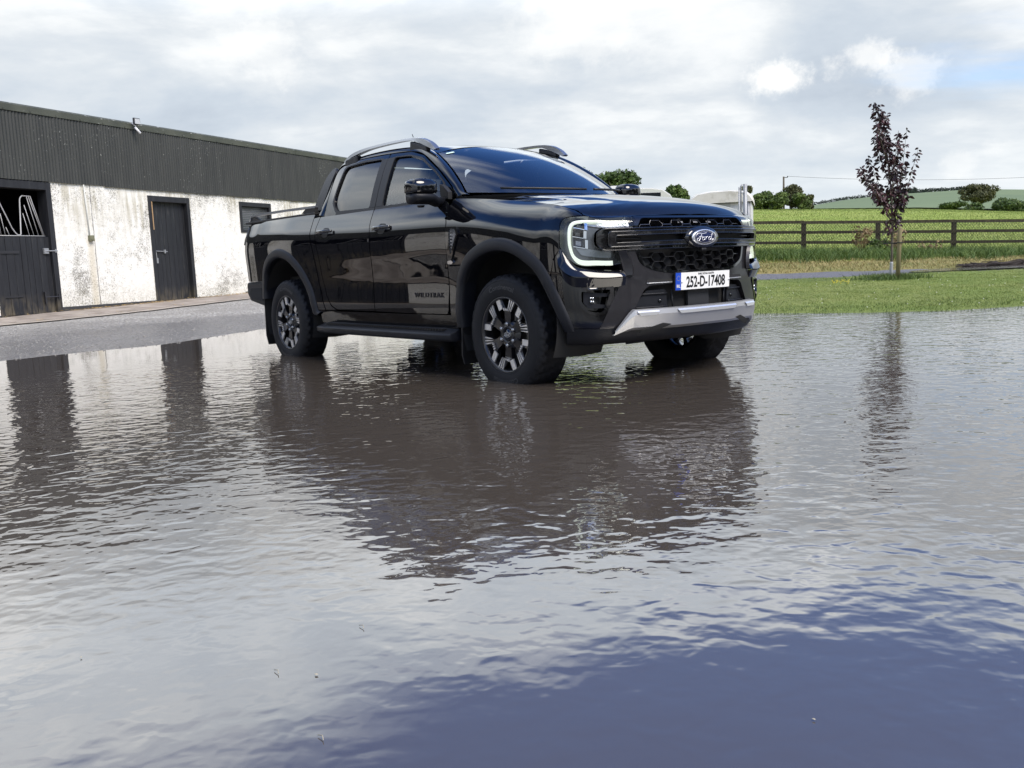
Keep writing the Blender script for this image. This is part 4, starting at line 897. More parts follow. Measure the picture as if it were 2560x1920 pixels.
# ------------------------------------------------------------------ bonnet, screen, roof
pe = Wraw(np.linspace(2.05, .87, 60), np.full(60, .998)); ex = pe[:, 0]; ey = -pe[:, 1]
right = [(x, -y+.010) for x, y in zip(ex, ey)]; front = [(crx, cry) for crx, cry in [(float(p[0]), float(p[1])) for p in Wraw(np.linspace(.86, 0, 30), np.full(30, .999))]]
half = right+front; poly = [(x, y) for x, y in half]+[(x, -y) for x, y in half[::-1][1:]]
rear = [(-.40, .70), (-.30, .60), (-.17, .40), (-.10, .20), (-.08, 0), (-.10, -.20), (-.17, -.40), (-.30, -.60), (-.40, -.70)]
mb = MB(); patch(mb, np.array(poly+rear), Hn, .035, 0., .02)
lip = [(.838, 1.0), (.838, .935), (.60, .958), (.497, .966), (.455, .984)]
lp = lip+[(-u, v) for u, v in lip[::-1]]
patch(mb, dens(np.array(lp), .04), Wn, .03, 0, .03); mb.build('bonnet', m_paint, TR)
mb = MB(); rows = []
for k in np.linspace(-1, 1, 31):
    y = .745*k; xb = -.10-.40*abs(k)**2.2; rows.append([(xb+.03, y, float(HZ(np.array([xb+.03]), np.array([y]))[0])-.012), (xb-.12, y, float(HZ(np.array([xb-.12]), np.array([y]))[0])-.02), (xb-.22, y, 1.33)])
loft(mb, rows[::-1]); mb.build('cowl', m_dplas, TR)
mb = MB(); loft(mb, [[screen(k, h) for k in np.linspace(-1, 1, 33)] for h in np.linspace(0, 1, 17)]); ws = mb.build('windscreen', m_wglass, TR)
def screen_strip(k0, k1, h0, h1, off=.004, n=8):
    return [[screen(k, h)+np.array([.5, 0, .86])*off for k in np.linspace(k0, k1, n)] for h in np.linspace(h0, h1, n)]
for (k0, k1, h0, h1) in ((-.92, -.80, .90, .93),):
    mb = MB(); loft(mb, screen_strip(k0, k1, h0, h1)); mb.build('sticker', mat('pale_green_sticker', (.55, .72, .62), .5), ws)
mb = MB(); loft(mb, screen_strip(.70, .96, .02, .13, -.006)); di = mb.build('disc_holder', mat('pale_blue_paper', (.55, .75, .80), .5), ws)
for k in (.80, .87, .915): 
    mb = MB(); loft(mb, screen_strip(k, k+.03, .04, .10, -.003)); mb.build('disc_print', mat('blue_ink', (.05, .12, .25), .5), di)
mb = MB()
for k0, k1, h0, h1 in ((-1., -.955, 0, 1), (.955, 1., 0, 1), (-1, 1, .955, 1), (-1, 1, 0, .03)): loft(mb, screen_strip(k0, k1, h0, h1, -.002, 24))
mb.build('screen_border', m_dplas, ws)
mb = MB()
for y0, y1, x0_, x1_ in ((-.58, .02, -.40, -.17), (.10, .62, -.17, -.44)):
    P = [screen(y/.735, .015)+np.array([.03, 0, .022]) for y in np.linspace(y0, y1, 10)]; tube(mb, P, .009, 6)
mb.build('wiper', m_dplas, ws)
rows = []
for j, k in enumerate(np.linspace(-1, 1, 31)):
    row = []
    for i, xx_ in enumerate(np.linspace(0, 1, 24)):
        x = (-1.185+.06*k*k)*(1-xx_)+(-2.66-.04*abs(k)**3*-1)*xx_
        yw = float(np.interp(x, [-2.70, -2.42, -2.1, -1.7, -1.34, -1.15], [.555, .575, .59, .60, .605, .610]))
        ze = float(ip([-2.70, -2.61, -2.42, -2.10, -1.70, -1.34, -1.13], [1.715, 1.730, 1.770, 1.790, 1.785, 1.753, 1.683], x)[0]); zc_ = float(ip([-2.70, -2.55, -2.3, -1.9, -1.5, -1.3, -1.185], [1.775, 1.792, 1.808, 1.815, 1.803, 1.782, 1.757], x)[0])
        row.append((x, yw*k, ze+(zc_-ze)*(1-abs(k)**2.2)))
    rows.append(row)
mb = MB(); loft(mb, rows[::-1]); mb.build('roof', m_paint, TR)
mb = MB(); tube(mb, [(-2.30, 0, 1.79), (-2.33, 0, 1.86), (-2.42, 0, 2.02)], [.014, .006, .003], 6); mb.build('antenna', m_dplas, TR)
# rear of the cab
mb = MB(); prof = [(-2.74, .83, 1.31), (-2.71, .74, 1.45), (-2.66, .58, 1.70)]
for sg in (1, -1): mb.add([(-2.74, sg*.83, 1.2), (-2.74, sg*.60, 1.2), (-2.70, sg*.52, 1.66), (-2.665, sg*.575, 1.73), (-2.71, sg*.74, 1.45)], [(0, 1, 2, 3, 4) if sg > 0 else (4, 3, 2, 1, 0)])
mb.add([(-2.74, .60, 1.2), (-2.74, -.60, 1.2), (-2.73, -.59, 1.34), (-2.73, .59, 1.34)], [(0, 1, 2, 3)]); mb.add([(-2.70, .52, 1.66), (-2.70, -.52, 1.66), (-2.66, -.57, 1.745), (-2.66, .57, 1.745)], [(0, 1, 2, 3)])
box(mb, -2.74, -2.72, -.83, .83, .6, 1.2); mb.build('cab_back', m_paint, TR, smooth=False)
mb = MB(); mb.add([(-2.73, .59, 1.34), (-2.73, -.59, 1.34), (-2.70, -.52, 1.66), (-2.70, .52, 1.66)], [(0, 1, 2, 3)]); mb.build('rear_window', m_pglass, TR, smooth=False)
# load bed, tailgate
mb = MB(); box(mb, -4.25, -2.78, -.70, .70, 1.330, 1.348); mb.build('bed_cover', m_dplas, TR, smooth=False)
mb = MB(); patch(mb, np.array([(6.17, .47), (6.94, .47), (6.94, .98), (6.17, .98)]), Wn, .05, 0, .03); patch(mb, np.array([(6.17, .47), (6.94, .47), (6.94, .98), (6.17, .98)]), Wn, .05, 0, .03, (), -1); mb.build('tailgate', m_paint, TR)
# ------------------------------------------------------------------ nose
m_satin = mat('satin_black', (.012, .012, .014), .18, .3, .6); m_comb = mat('comb_black', (.05, .05, .055), .25, .7, .3)
def both(fn):
    mb = MB(); fn(mb, 1); fn(mb, -1); return mb
def mir(pts): return list(pts)+[(-p[0],)+tuple(p[1:]) for p in pts[::-1]]
# painted bumper corners below the lamps
bc = [(1.024, .518), (.955, .462), (.90, .432), (.84, .426), (.612, .432), (.60, .40), (.66, .10), (1.02, .10), (1.075, .16), (1.10, .30), (1.095, .44)]
def corner(mb, s):
    arc = sideuv([(.469, .735), (.531, .62), (.575, .50), (.585, .43)])
    poly = np.array([(1.024, .515), (.955, .462), (.90, .432), (.84, .426), (.612, .432), (.575, .40), (.66, .10), (.98, .10)]); a2 = arc[::-1]
    poly = np.concatenate([poly, a2, [(1.10, .45)]])
    fog = rnd([(.905, .335, .03), (.665, .352), (.715, .225), (.745, .200, .02), (.84, .200, .04), (.905, .245, .03)], .015)
    patch(mb, poly, Wn, .03, 0, .03, [fog], s)
bus = {}
for s in (1, -1): mb = MB(); corner(mb, s); bus[s] = mb.build('front_bumper', m_paint, TR)
# ledge of the bumper corner catches the sky
for s in (1, -1):
    bu = bus[s]; mb = MB(); tt = np.linspace(0, 5, 40); pa_ = ip(range(6), [(.603, .428), (.70, .433), (.82, .433), (.905, .438), (.965, .470), (1.022, .520)], tt); pc = ip(range(6), [(.592, .400), (.70, .397), (.82, .393), (.94, .390), (1.02, .425), (1.062, .475)], tt)
    kk = np.interp(tt, [0, .2, 4, 5], [.7, 1, 1, .0])[:, None]; A, Na = Wn(pa_[:, 0], pa_[:, 1]); Bq, Nb = Wn(pc[:, 0], pc[:, 1]); Cq, Nc = Wn(pc[:, 0], pc[:, 1]-.05)
    Bq = Bq+Nb*.030*kk; r1 = A-Na*.02; r2 = A+Na*.003; r3 = A*.5+Bq*.5+Nb*.006*kk; r4 = Bq; r5 = Bq+[0, 0, -.006]-Nb*.002; r6 = Cq+Nc*.001
    loft(mb, [q*[1, s, 1] for q in (r1, r2, r3, r4)]); mb.build('bumper_ledge', m_paint, bu); mb = MB(); loft(mb, [q*[1, s, 1] for q in (r5, r6)]); mb.build('bumper_ledge', m_paint, bu)
    fg = MB(); fog = rnd([(.905, .335, .03), (.665, .352), (.715, .225), (.745, .200, .02), (.84, .200, .04), (.905, .245, .03)], .015)
    fi = rnd([(.89, .325, .03), (.690, .338), (.73, .240), (.755, .216, .02), (.835, .216, .04), (.89, .252, .03)], .015)
    patch(fg, fog, Wn, .03, .006, .02, [fi], s); patch(fg, fog, Wn, .04, -.07, 0, (), s)
    lo = dens(fog, .03); rows = [Wn(lo[:, 0], lo[:, 1], o_)[0]*[1, s, 1] for o_ in (-.07, .0)]; loft(fg, [np.concatenate([q, q[:1]]) for q in rows]); fg = fg.build('fog_light', m_gloss, TR)
    mb = MB(); patch(mb, rnd([(.87, .315), (.70, .318), (.705, .300), (.80, .298), (.83, .262), (.72, .258), (.725, .24), (.84, .235), (.875, .26)], .01), Wn, .03, -.02, .03, (), s); mb.build('fog_housing', m_plas, fg)
    mb = MB()
    for du in (0, .016):
        for dv in (0, .018): P, Nn = Wn([.806+du], [.272+dv], -.006); tube(mb, [P[0]*[1, s, 1], (P[0]-Nn[0]*.01)*[1, s, 1]], .0065, 8)
    mb.build('fog_lamp', m_chrome, fg)
    P, Nn = Wn([.80], [.385], .001); mb = MB(); u, w_ = frame_of(Nn[0]); ring = [P[0]+.014*(math.cos(a)*u+math.sin(a)*w_) for a in np.linspace(0, 2*math.pi, 19)]; tube(mb, np.array(ring)*[1, s, 1], .0015, 5); mb.build('parking_sensor', m_grey, bu)
# dark shell behind every opening of the nose
mb = MB(); patch(mb, dens(np.array([(.60, .12), (.60, .93), (-.60, .93), (-.60, .12)]), .05), Wn, .06, -.085, 0); mb.build('nose_backing', m_dplas, TR)
# grille surround and honeycomb
UPI = [(.500, 1.030), (.458, 1.083, .025), (-.458, 1.083, .025), (-.500, 1.030)]
UPO = [(.525, 1.022), (.497, 1.094, .01), (-.497, 1.094, .01), (-.525, 1.022)]
LWI = [(.487, .895), (.464, .815, .05), (.365, .775, .10), (.20, .757), (-.20, .757), (-.365, .775, .10), (-.464, .815, .05), (-.487, .895)]
LWO = [(.512, .900), (.484, .806, .05), (.378, .760, .10), (.20, .741), (-.20, .741), (-.378, .760, .10), (-.484, .806, .05), (-.512, .900)]
gr = MB(); patch(gr, rz(UPO), Wn, .03, .004, .04, [rz(UPI)]); gr = gr.build('upper_grille', m_paint, TR)
g2 = MB(); patch(g2, rz(LWO), Wn, .03, .007, .05, [rz(LWI)]); g2 = g2.build('lower_grille', m_gloss, TR)
def honey(z0, z1, pol, par, ph=0):
    mb = MB(); P2 = .172; dz = .0275; L = .066; dx = (P2/2-L); z = z1; row = ph; pol = np.array(pol)
    def seg(a, b_):
        if not inpoly(np.array([a, b_]), pol).all(): return
        q = zv([a, b_]); q2 = zv([(a[0], a[1]-.0045), (b_[0], b_[1]-.0045)]); A, Nn = Wn(q[:, 0], q[:, 1], -.010); B, _ = Wn(q2[:, 0], q2[:, 1], -.010)
        mb.add([A[0], A[1], A[1]-Nn[1]*.045, A[0]-Nn[0]*.045, B[0], B[1], B[1]-Nn[1]*.045, B[0]-Nn[0]*.045], BF)
    while z > z0:
        for c_ in range(-5, 6):
            u = c_*P2+(row % 2)*P2/2
            seg((u-L/2, z), (u+L/2, z)); seg((u+L/2, z), (u+L/2+dx, z-dz)); seg((u-L/2, z), (u-L/2-dx, z-dz))
        z -= dz; row += 1
    return mb.build('honeycomb', m_comb, par, smooth=False)
honey(1.02, 1.078, [(.53, 1.02), (.46, 1.09), (-.46, 1.09), (-.53, 1.02)], gr); honey(.75, .905, [(u, z+(.01 if z > .85 else -.004)) for u, z in [p[:2] for p in LWI]], g2, 1)
mb = MB()
for u in (.10, -.04, -.17):
    q = zv([(u, 1.062), (u+.045, 1.062), (u+.045, 1.074), (u, 1.074)]); P, Nn = Wn(q[:, 0], q[:, 1], -.02); mb.add(P, [(0, 1, 2, 3)])
mb.build('active_shutter', mat('grey_plastic', (.20, .20, .21), .5), gr, smooth=False)
# twin bars with a C-shaped end
BO = [(.768, .985), (.768, 1.000, .03), (.730, 1.024, .03), (-.730, 1.024, .03), (-.768, 1.000, .03), (-.768, .93, .03), (-.730, .898, .03), (.730, .898, .03), (.768, .93, .03)]
BM = [(.700, 1.006, .02), (-.700, 1.006, .02), (-.700, .918, .02), (.700, .918, .02)]
BI = [(.655, .984, .01), (-.655, .984, .01), (-.655, .942, .01), (.655, .942, .01)]
bars = MB(); patch(bars, rz(BO), Wn, .03, .014, .05, [rz(BM)]); bars = bars.build('grille_bar', m_gloss, TR)
mb = MB(); patch(mb, rz(BM), Wn, .03, .026, .03, [rz(BI, .008)]); mb.build('bar_bezel', m_satin, bars)
mb = MB(); patch(mb, rz(BI), Wn, .05, -.025, 0); mb.build('bar_recess', m_dplas, bars)
for lp_, o_, r_ in ((rz(BM), .0235, .0045), (rz(BI, .008), .0245, .0035), (rz(BO), .011, .0045)):
    P, _ = Wn(lp_[:, 0], lp_[:, 1], o_); mb = MB(); tube(mb, np.concatenate([P, P[:1]]), r_, 8, False); mb.build('bar_edge', m_gloss, bars)
for s in (1, -1):
    mb = MB(); q = zv([(u, .963) for u in np.linspace(.645, .47, 8)]); P, Nn = Wn(q[:, 0], q[:, 1], -.004); tube(mb, P*[1, s, 1], .004, 6); mb.build('bar_fin', m_gloss, bars)
# oval badge
def oval(mb, a, b_, x, zc_, d, bev=.004, n=48, ins=0):
    rows = []
    for ka, xo in ((1., x-d), (1., x-bev), (1-bev/a*1.2, x), (max(ins, 0.001) if ins else .001, x+.002 if not ins else x)):
        rows.append([(xo, a*ka*math.cos(q), zc_+b_*ka*math.sin(q)) for q in np.linspace(0, 2*math.pi, n+1)[:-1]])
    loft(mb, rows, True); return mb
em = oval(MB(), .152, .068, .888, .958, .06, .012).build('emblem', m_gloss, TR)
oval(MB(), .115, .0490, .897, .958, .012, .004, ins=.84).build('emblem_ring', mat('ring_silver', (.75, .76, .78), .22, .75), em)
oval(MB(), .096, .0375, .8962, .958, .006, .001).build('emblem_field', mat('deep_blue_enamel', (.004, .007, .045), .35, 0, 0.), em)
mb = MB(); rg = [(.8985, .090*math.cos(q), .958+.0335*math.sin(q)) for q in np.linspace(0, 2*math.pi, 49)]; tube(mb, rg, .0009, 4)
# flowing script: F, o, r, d as strokes (local: x to the reader's right, y up)
strk = [[(-.066, .018), (-.058, .024), (-.045, .022), (-.025, .021), (-.005, .024), (.004, .026)], [(-.032, .022), (-.037, .008), (-.044, -.008), (-.052, -.020), (-.062, -.023), (-.068, -.016), (-.062, -.008), (-.05, -.005)], [(-.052, .002), (-.042, .004), (-.030, .005), (-.022, .004)],
        [(-.020, .000), (-.028, -.006), (-.028, -.016), (-.020, -.019), (-.012, -.013), (-.011, -.003), (-.019, .001), (-.008, .000), (.000, .002)],
        [(.002, .002), (-.002, -.010), (-.004, -.018)], [(-.001, -.008), (.005, .000), (.012, .003), (.016, .001)],
        [(.040, -.001), (.030, .002), (.022, -.004), (.020, -.014), (.026, -.019), (.036, -.012), (.042, .002), (.048, .022), (.050, .026)], [(.046, .018), (.040, -.006), (.040, -.016), (.046, -.018), (.056, -.010)]]
for st in strk:
    q = ip(range(len(st)), st, np.linspace(0, len(st)-1, len(st)*4)); tube(mb, [(.8985, p[0]*1.25+.007, .958+p[1]*1.02) for p in q], .0023, 5)
mb.build('emblem_script', mat('script_silver', (.8, .8, .82), .35, .6), em)
mb = MB(); box(mb, .86, .892, -.022, .022, .876, .892); mb.build('front_camera', m_dplas, em, smooth=False, bevel=.006)
# grey A-shaped guard
def guard(mb, s):
    poly = [(.628, .894), (.513, .894), (.486, .806, .05), (.380, .760, .08), (.22, .740), (.0, .740), (.0, .682), (.235, .682), (.425, .676, .02), (.462, .655, .04), (.537, .537), (.60, .43), (.765, .43), (.70, .56), (.592, .744)]
    patch(mb, rz(poly, .008), Wn, .03, .003, .05, (), s)
gds = {}
for s in (1, -1): mb = MB(); guard(mb, s); gds[s] = mb.build('bumper_guard', m_grey, TR)
for s in (1, -1):
    gd = gds[s]; mb = MB(); q1 = zv([(.632, .894), (.596, .744), (.703, .56), (.768, .43)]); q0 = q1-[[.036, 0], [.040, 0], [.01, 0], [.01, 0]]; A, _ = Wn(dens(q1, .03)[:, 0], dens(q1, .03)[:, 1]); 
    qa = ip(range(4), q1, np.linspace(0, 1, 10)); qb = qa-[.040, 0]; A, Na = Wn(qa[:, 0], qa[:, 1], .0); B, Nb = Wn(qb[:, 0], qb[:, 1], .030)
    loft(mb, [A*[1, s, 1], B*[1, s, 1], (B-Nb*.012+[0, .02*1, 0])*[1, s, 1]]); mb.build('guard_facet', m_grey, gd, smooth=False)
    mb = MB(); poly = [(.444, .712), (.275, .712), (.262, .692), (.452, .692)]; patch(mb, rz(poly, .004), Wn, .03, .0065, .003, (), s); sl_ = mb.build('guard_slot', m_under, gd)
    q = zv([(u, .690) for u in np.linspace(.448, .27, 8)]); P, _ = Wn(q[:, 0], q[:, 1], .008); mb = MB(); tube(mb, P*[1, s, 1], .004, 5); mb.build('slot_lip', m_silver, sl_)
# lower intake
it = MB(); patch(it, dens(np.array([(.50, .345), (-.50, .345), (-.57, .19), (.57, .19)]), .05), Wn, .05, -.06, 0); it = it.build('lower_intake', m_under, TR)
for s in (1, -1):
    mb = MB(); patch(mb, rnd([(.44, .318), (.30, .322), (.285, .205), (.535, .205), (.525, .235)], .01), Wn, .03, -.022, .03, (), s); ip_ = mb.build('intake_panel', m_plas, it)
    mb = MB()
    for v in (.300, .228):
        P, _ = Wn(np.linspace(.48 if v > .25 else .53, .295, 8), np.full(8, v), -.016); tube(mb, P*[1, s, 1], .006, 6)
    mb.build('panel_rib', m_plas, ip_)
    P, Nn = Wn([.345], [.262], -.018); mb = MB(); tube(mb, [P[0]*[1, s, 1], (P[0]+Nn[0]*.004)*[1, s, 1]], .011, 12); mb.build('parking_sensor', m_gloss, ip_)
    mb = MB(); P, _ = Wn([.255, .245], [.32, .20], -.02); tube(mb, P*[1, s, 1], .006, 6); mb.build('intake_strut', m_dplas, it)
mb = MB(); patch(mb, [(.10, .325), (-.10, .325), (-.10, .20), (.10, .20)], Wn, .04, -.03, .02); mb.build('radar_panel', mat('radar_grey', (.022, .023, .026), .5), it)
# silver skid plate
def skid_pts(u): return None
sk = MB(); us_ = np.linspace(-.56, .56, 45); rows = []
for vo, oo in ((.225, .02), (.222, .052), (.196, .060), (.190, .058), (.118, .045), (.098, .030), (.092, .0)):
    k = 1.0; uu = us_*(1+ (.18 if vo < .15 else .0)*0); P, Nn = Wn(uu, np.full(45, vo), oo); rows.append(P)
loft(sk, rows); 
for s in (1, -1):
    # swept ends running down to the lip
    q = [[(.56, .225, .02), (.56, .222, .052), (.56, .196, .060), (.56, .190, .058), (.56, .118, .045), (.56, .098, .03), (.56, .092, .0)], [(.585, .205, .02), (.585, .200, .045), (.585, .176, .052), (.585, .17, .05), (.59, .108, .04), (.59, .092, .03), (.59, .088, .0)], [(.66, .095, .02), (.66, .092, .028), (.66, .086, .030), (.66, .082, .03), (.66, .070, .028), (.66, .066, .02), (.66, .064, .0)]]
    loft(sk, [[Wn([p[0]], [p[1]], p[2])[0][0]*[1, s, 1] for p in r_] for r_ in q][::(1 if s > 0 else -1)])
sk = sk.build('skid_plate', m_silver, TR, sharp=25)
mb = MB()
for u0, u1, v in ((-.27, .27, .212), (.40, .545, .212), (-.545, -.40, .212)):
    n_ = 16; uu = np.linspace(u0, u1, n_); loft(mb, [Wn(uu, np.full(n_, v+.004), .057)[0], Wn(uu, np.full(n_, v-.003), .066)[0], Wn(np.clip(uu, u0+.02, u1-.02), np.full(n_, v-.022), .066)[0]])
mb.build('lit_facet', mat('lit_silver', (.80, .81, .82), .32, .7), sk, sharp=25)  # paler copy of the skid silver; light on its top put into colour
for s in (1, -1):
    mb = MB(); patch(mb, rnd([(.50, .10), (.36, .135), (.30, .125), (.44, .085), (.52, .07)], .006), Wn, .03, .049, .004, (), s); mb.build('tow_opening', m_under, sk)
# plastic lip under the nose
mb = MB(); us_ = np.linspace(-1.02, 1.02, 61); rows = []
for v, o_, dz in ((.105, .004, 0), (.06, .014, 0), (.015, .006, -.008), (.0, -.012, -.018), (.0, -.12, -.022)):
    P, Nn = Wn(us_, np.full(61, v), o_); P[:, 2] += dz-.012*np.cos(us_*1.5)*0; rows.append(P)
loft(mb, rows); mb.build('bumper_lip', m_plas, TR)
# number plate
tl_ = R(-3)
def PL(p, q, d=0.): return (.875+d+q*.04, p, .691+q)      # p to the reader's right (+y), q up
npl = MB(); V = [PL(-.262, -.0575), PL(.262, -.0575), PL(.262, .0575), PL(-.262, .0575)]; Vb = [(x-.012, y, z) for x, y, z in V]; npl.add(V+Vb, [(0, 1, 2, 3), (7, 6, 5, 4), (0, 4, 5, 1), (1, 5, 6, 2), (2, 6, 7, 3), (3, 7, 4, 0)]); npl = npl.build('number_plate', m_dplas, TR, smooth=False)
mb = MB(); mb.add([PL(-.208, -.053, .0015), PL(.258, -.053, .0015), PL(.258, .053, .0015), PL(-.208, .053, .0015)], [(0, 1, 2, 3)]); mb.build('plate_face', mat('reflective_white', (.74, .74, .72), .35), npl, smooth=False)
mb = MB(); mb.add([PL(-.258, -.053, .0015), PL(-.2085, -.053, .0015), PL(-.2085, .053, .0015), PL(-.258, .053, .0015)], [(0, 1, 2, 3)]); mb.build('euro_band', mat('plate_blue', (.01, .06, .42), .35), npl, smooth=False)
m_ink = mat('plate_ink', (.006, .006, .007), .4)
def ptext(s_, size, sx_, p0, q0, m_, off_=0., spc=1., name='characters'):
    V, F = textmesh(s_, size, .0, off=off_, spacing=spc); V = V.copy(); V[:, 0] *= sx_
    mb = MB(); mb.add([PL(p0+v[0], q0+v[1], .0028) for v in V], F); return mb.build(name, m_, npl, smooth=False)
ptext('252-D-17408', .094, .76, .027, -.010, m_ink, .0022, .97); ptext('BAILE ÁTHA CLIATH', .0165, 1.0, .027, .041, m_ink, .0004); ptext('IRL', .027, .95, -.233, -.030, mat('plate_white', (.7, .7, .72), .4), .0006)
mb = MB()
for k in range(12): a = k*math.pi/6; c_ = PL(-.233+.014*math.cos(a), .018+.014*math.sin(a), .0028); mb.add([(c_[0], c_[1]-.002, c_[2]), (c_[0], c_[1]+.002, c_[2]), (c_[0], c_[1], c_[2]+.003)], [(0, 1, 2)])
mb.build('star_ring', mat('plate_yellow', (.7, .55, .05), .4), npl, smooth=False)
for p in (-.205, .247):
    mb = MB(); c_ = PL(p+.004, -.004, .002); tube(mb, [c_, (c_[0]+.004, c_[1], c_[2])], .006, 10); mb.build('plate_screw', mat('white_cap', (.75, .75, .75), .3), npl)
# ------------------------------------------------------------------ chassis, cabin
mb = MB(); box(mb, -4.1, .55, -.46, -.34, .40, .52); box(mb, -4.1, .55, .34, .46, .40, .52); box(mb, -2.6, -.5, -.80, .80, .46, .54); box(mb, -4.2, -2.75, -.68, .68, .75, .80)
box(mb, -1.0, .6, -.58, .58, .50, .95); mb.build('chassis', m_under, TR, smooth=False)
mb = MB(); tube(mb, [(-3.27, -.70, .395), (-3.27, .70, .395)], .045, 12); lathe(mb, [(.0, -.13), (.10, -.11), (.15, 0), (.10, .11), (0, .13)], 20, 'y', (-3.27, .05, .39)); mb.build('rear_axle', m_under, TR)
for s in (1, -1):
    mb = MB(); tube(mb, [(.06, -s*.36, .42), (.02, -s*.70, .33)], .035, 8); tube(mb, [(-.20, -s*.36, .42), (0., -s*.70, .33)], .03, 8); tube(mb, [(0, -s*.55, .34), (0, -s*.52, .80)], .05, 10); tube(mb, [(0, -s*.40, .40), (0, -s*.72, .385)], .025, 8); mb.build('suspension_arm', m_under, TR)
    mb = MB(); tube(mb, [(-3.9, -s*.50, .55), (-3.27, -s*.50, .47), (-2.6, -s*.50, .55)], .028, 6); mb.build('leaf_spring', m_under, TR)
mb = MB(); box(mb, -2.62, -.35, -.80, .80, .54, .60); box(mb, -.95, -.45, -.74, .74, .85, 1.22); mb.build('cabin_floor', m_dplas, TR, smooth=False)
mb = MB(); rows = []
for k in np.linspace(-1, 1, 13): rows.append([(-.42, .72*k, 1.26), (-.62, .72*k, 1.295), (-.85, .71*k, 1.285), (-.95, .70*k, 1.20), (-.95, .70*k, .95)])
loft(mb, rows[::-1]); mb.build('dashboard', m_seat, TR)
for y in (-.37, .37):
    se = MB(); box(se, -1.75, -1.25, y-.25, y+.25, .80, .95); se = se.build('front_seat', m_seat, TR, bevel=.05, seg=3)
    mb = MB(); rows = []
    for z, x, w_, d_ in ((.93, -1.72, .24, .07), (1.10, -1.76, .26, .075), (1.30, -1.82, .24, .06), (1.42, -1.86, .17, .045), (1.44, -1.865, .10, .03)):
        rows.append([(x+d_*c1, y+w_*c2, z) for c1, c2 in ((1, -.8), (1, .8), (.4, 1), (-1, .9), (-1, -.9), (.4, -1))])
    loft(mb, rows, True, True); mb.build('seat_back', m_seat, se, bevel=.01)
    mb = MB(); box(mb, -1.93, -1.84, y-.13, y+.13, 1.46, 1.64); tube(mb, [(-1.88, y-.05, 1.40), (-1.88, y-.05, 1.48)], .007, 6); tube(mb, [(-1.88, y+.05, 1.40), (-1.88, y+.05, 1.48)], .007, 6); mb.build('headrest', m_seat, se, bevel=.03, seg=3)
se = MB(); box(se, -2.55, -2.10, -.66, .66, .85, .98); se = se.build('rear_seat', m_seat, TR, bevel=.04, seg=3)
mb = MB(); box(mb, -2.66, -2.55, -.66, .66, .95, 1.42); mb.build('seat_back', m_seat, se, bevel=.04, seg=3)
for y in (-.42, 0, .42): mb = MB(); box(mb, -2.66, -2.58, y-.12, y+.12, 1.43, 1.55); mb.build('headrest', m_seat, se, bevel=.03, seg=3)
mb = MB(); ring = [(-1.02+.09*math.cos(q)*.4, -.37+.185*math.sin(q), 1.14+.165*math.cos(q)) for q in np.linspace(0, 2*math.pi, 33)]; tube(mb, ring, .015, 8); tube(mb, [(-1.0, -.37, 1.14), (-.85, -.37, 1.08)], .05, 10); box(mb, -1.01, -.99, -.54, -.20, 1.12, 1.16); mb.build('steering_wheel', m_seat, TR)
mb = MB(); box(mb, -1.30, -1.27, -.13, .13, 1.60, 1.68); mb.build('rear_view_mirror', m_dplas, TR, smooth=False, bevel=.01)
mb = MB(); rows = []
for k in np.linspace(-1, 1, 9): rows.append([(-1.22, .56*k, 1.735-.05*k*k), (-1.8, .56*k, 1.78-.03*k*k), (-2.6, .54*k, 1.75-.03*k*k)])
loft(mb, rows); mb.build('roof_lining', mat('roof_cloth', (.03, .03, .032), .9), TR)
# ------------------------------------------------------------------ wheels
def make_wheel(spin=0., steer=0.):
    W = MB(); n = 192; prof = [(.232, -.100), (.240, -.112), (.262, -.122), (.300, -.1275), (.335, -.124), (.362, -.116), (.378, -.106), (.386, -.096), (.3885, -.088), (.391, -.072), (.3925, -.056), (.393, -.040), (.394, -.020), (.3945, 0.)]
    prof = prof+[(r_, -h) for r_, h in prof[::-1][1:]]; gro = {round(q, 3) for q in ()}
    k = len(prof); A = np.arange(n)*2*math.pi/n; V = np.zeros((k, n, 3))
    for i, (r_, h) in enumerate(prof):
        rr_ = np.full(n, r_); ph = np.arange(n)
        if r_ > .375:
            if abs(abs(h)-.056) < .001 or abs(abs(h)-.020) < .001: rr_ -= .013
            elif abs(h) > .08: rr_ -= np.where((ph+int(abs(h)*300)) % 6 < 2, .012, 0)
            else: rr_ -= np.where((ph+int(h*400)) % 6 < 2, .010, 0)
        V[i, :, 0] = rr_*np.cos(A); V[i, :, 1] = h; V[i, :, 2] = rr_*np.sin(A)
    F = [(i*n+j, (i+1)*n+j, (i+1)*n+(j+1) % n, i*n+(j+1) % n)[::-1] for i in range(k-1) for j in range(n)]
    W.add(V.reshape(-1, 3), F); return W
def side_y(r_): return float(np.interp(r_, [.240, .262, .300, .335, .362, .378], [-.112, -.122, -.1275, -.124, -.116, -.106]))
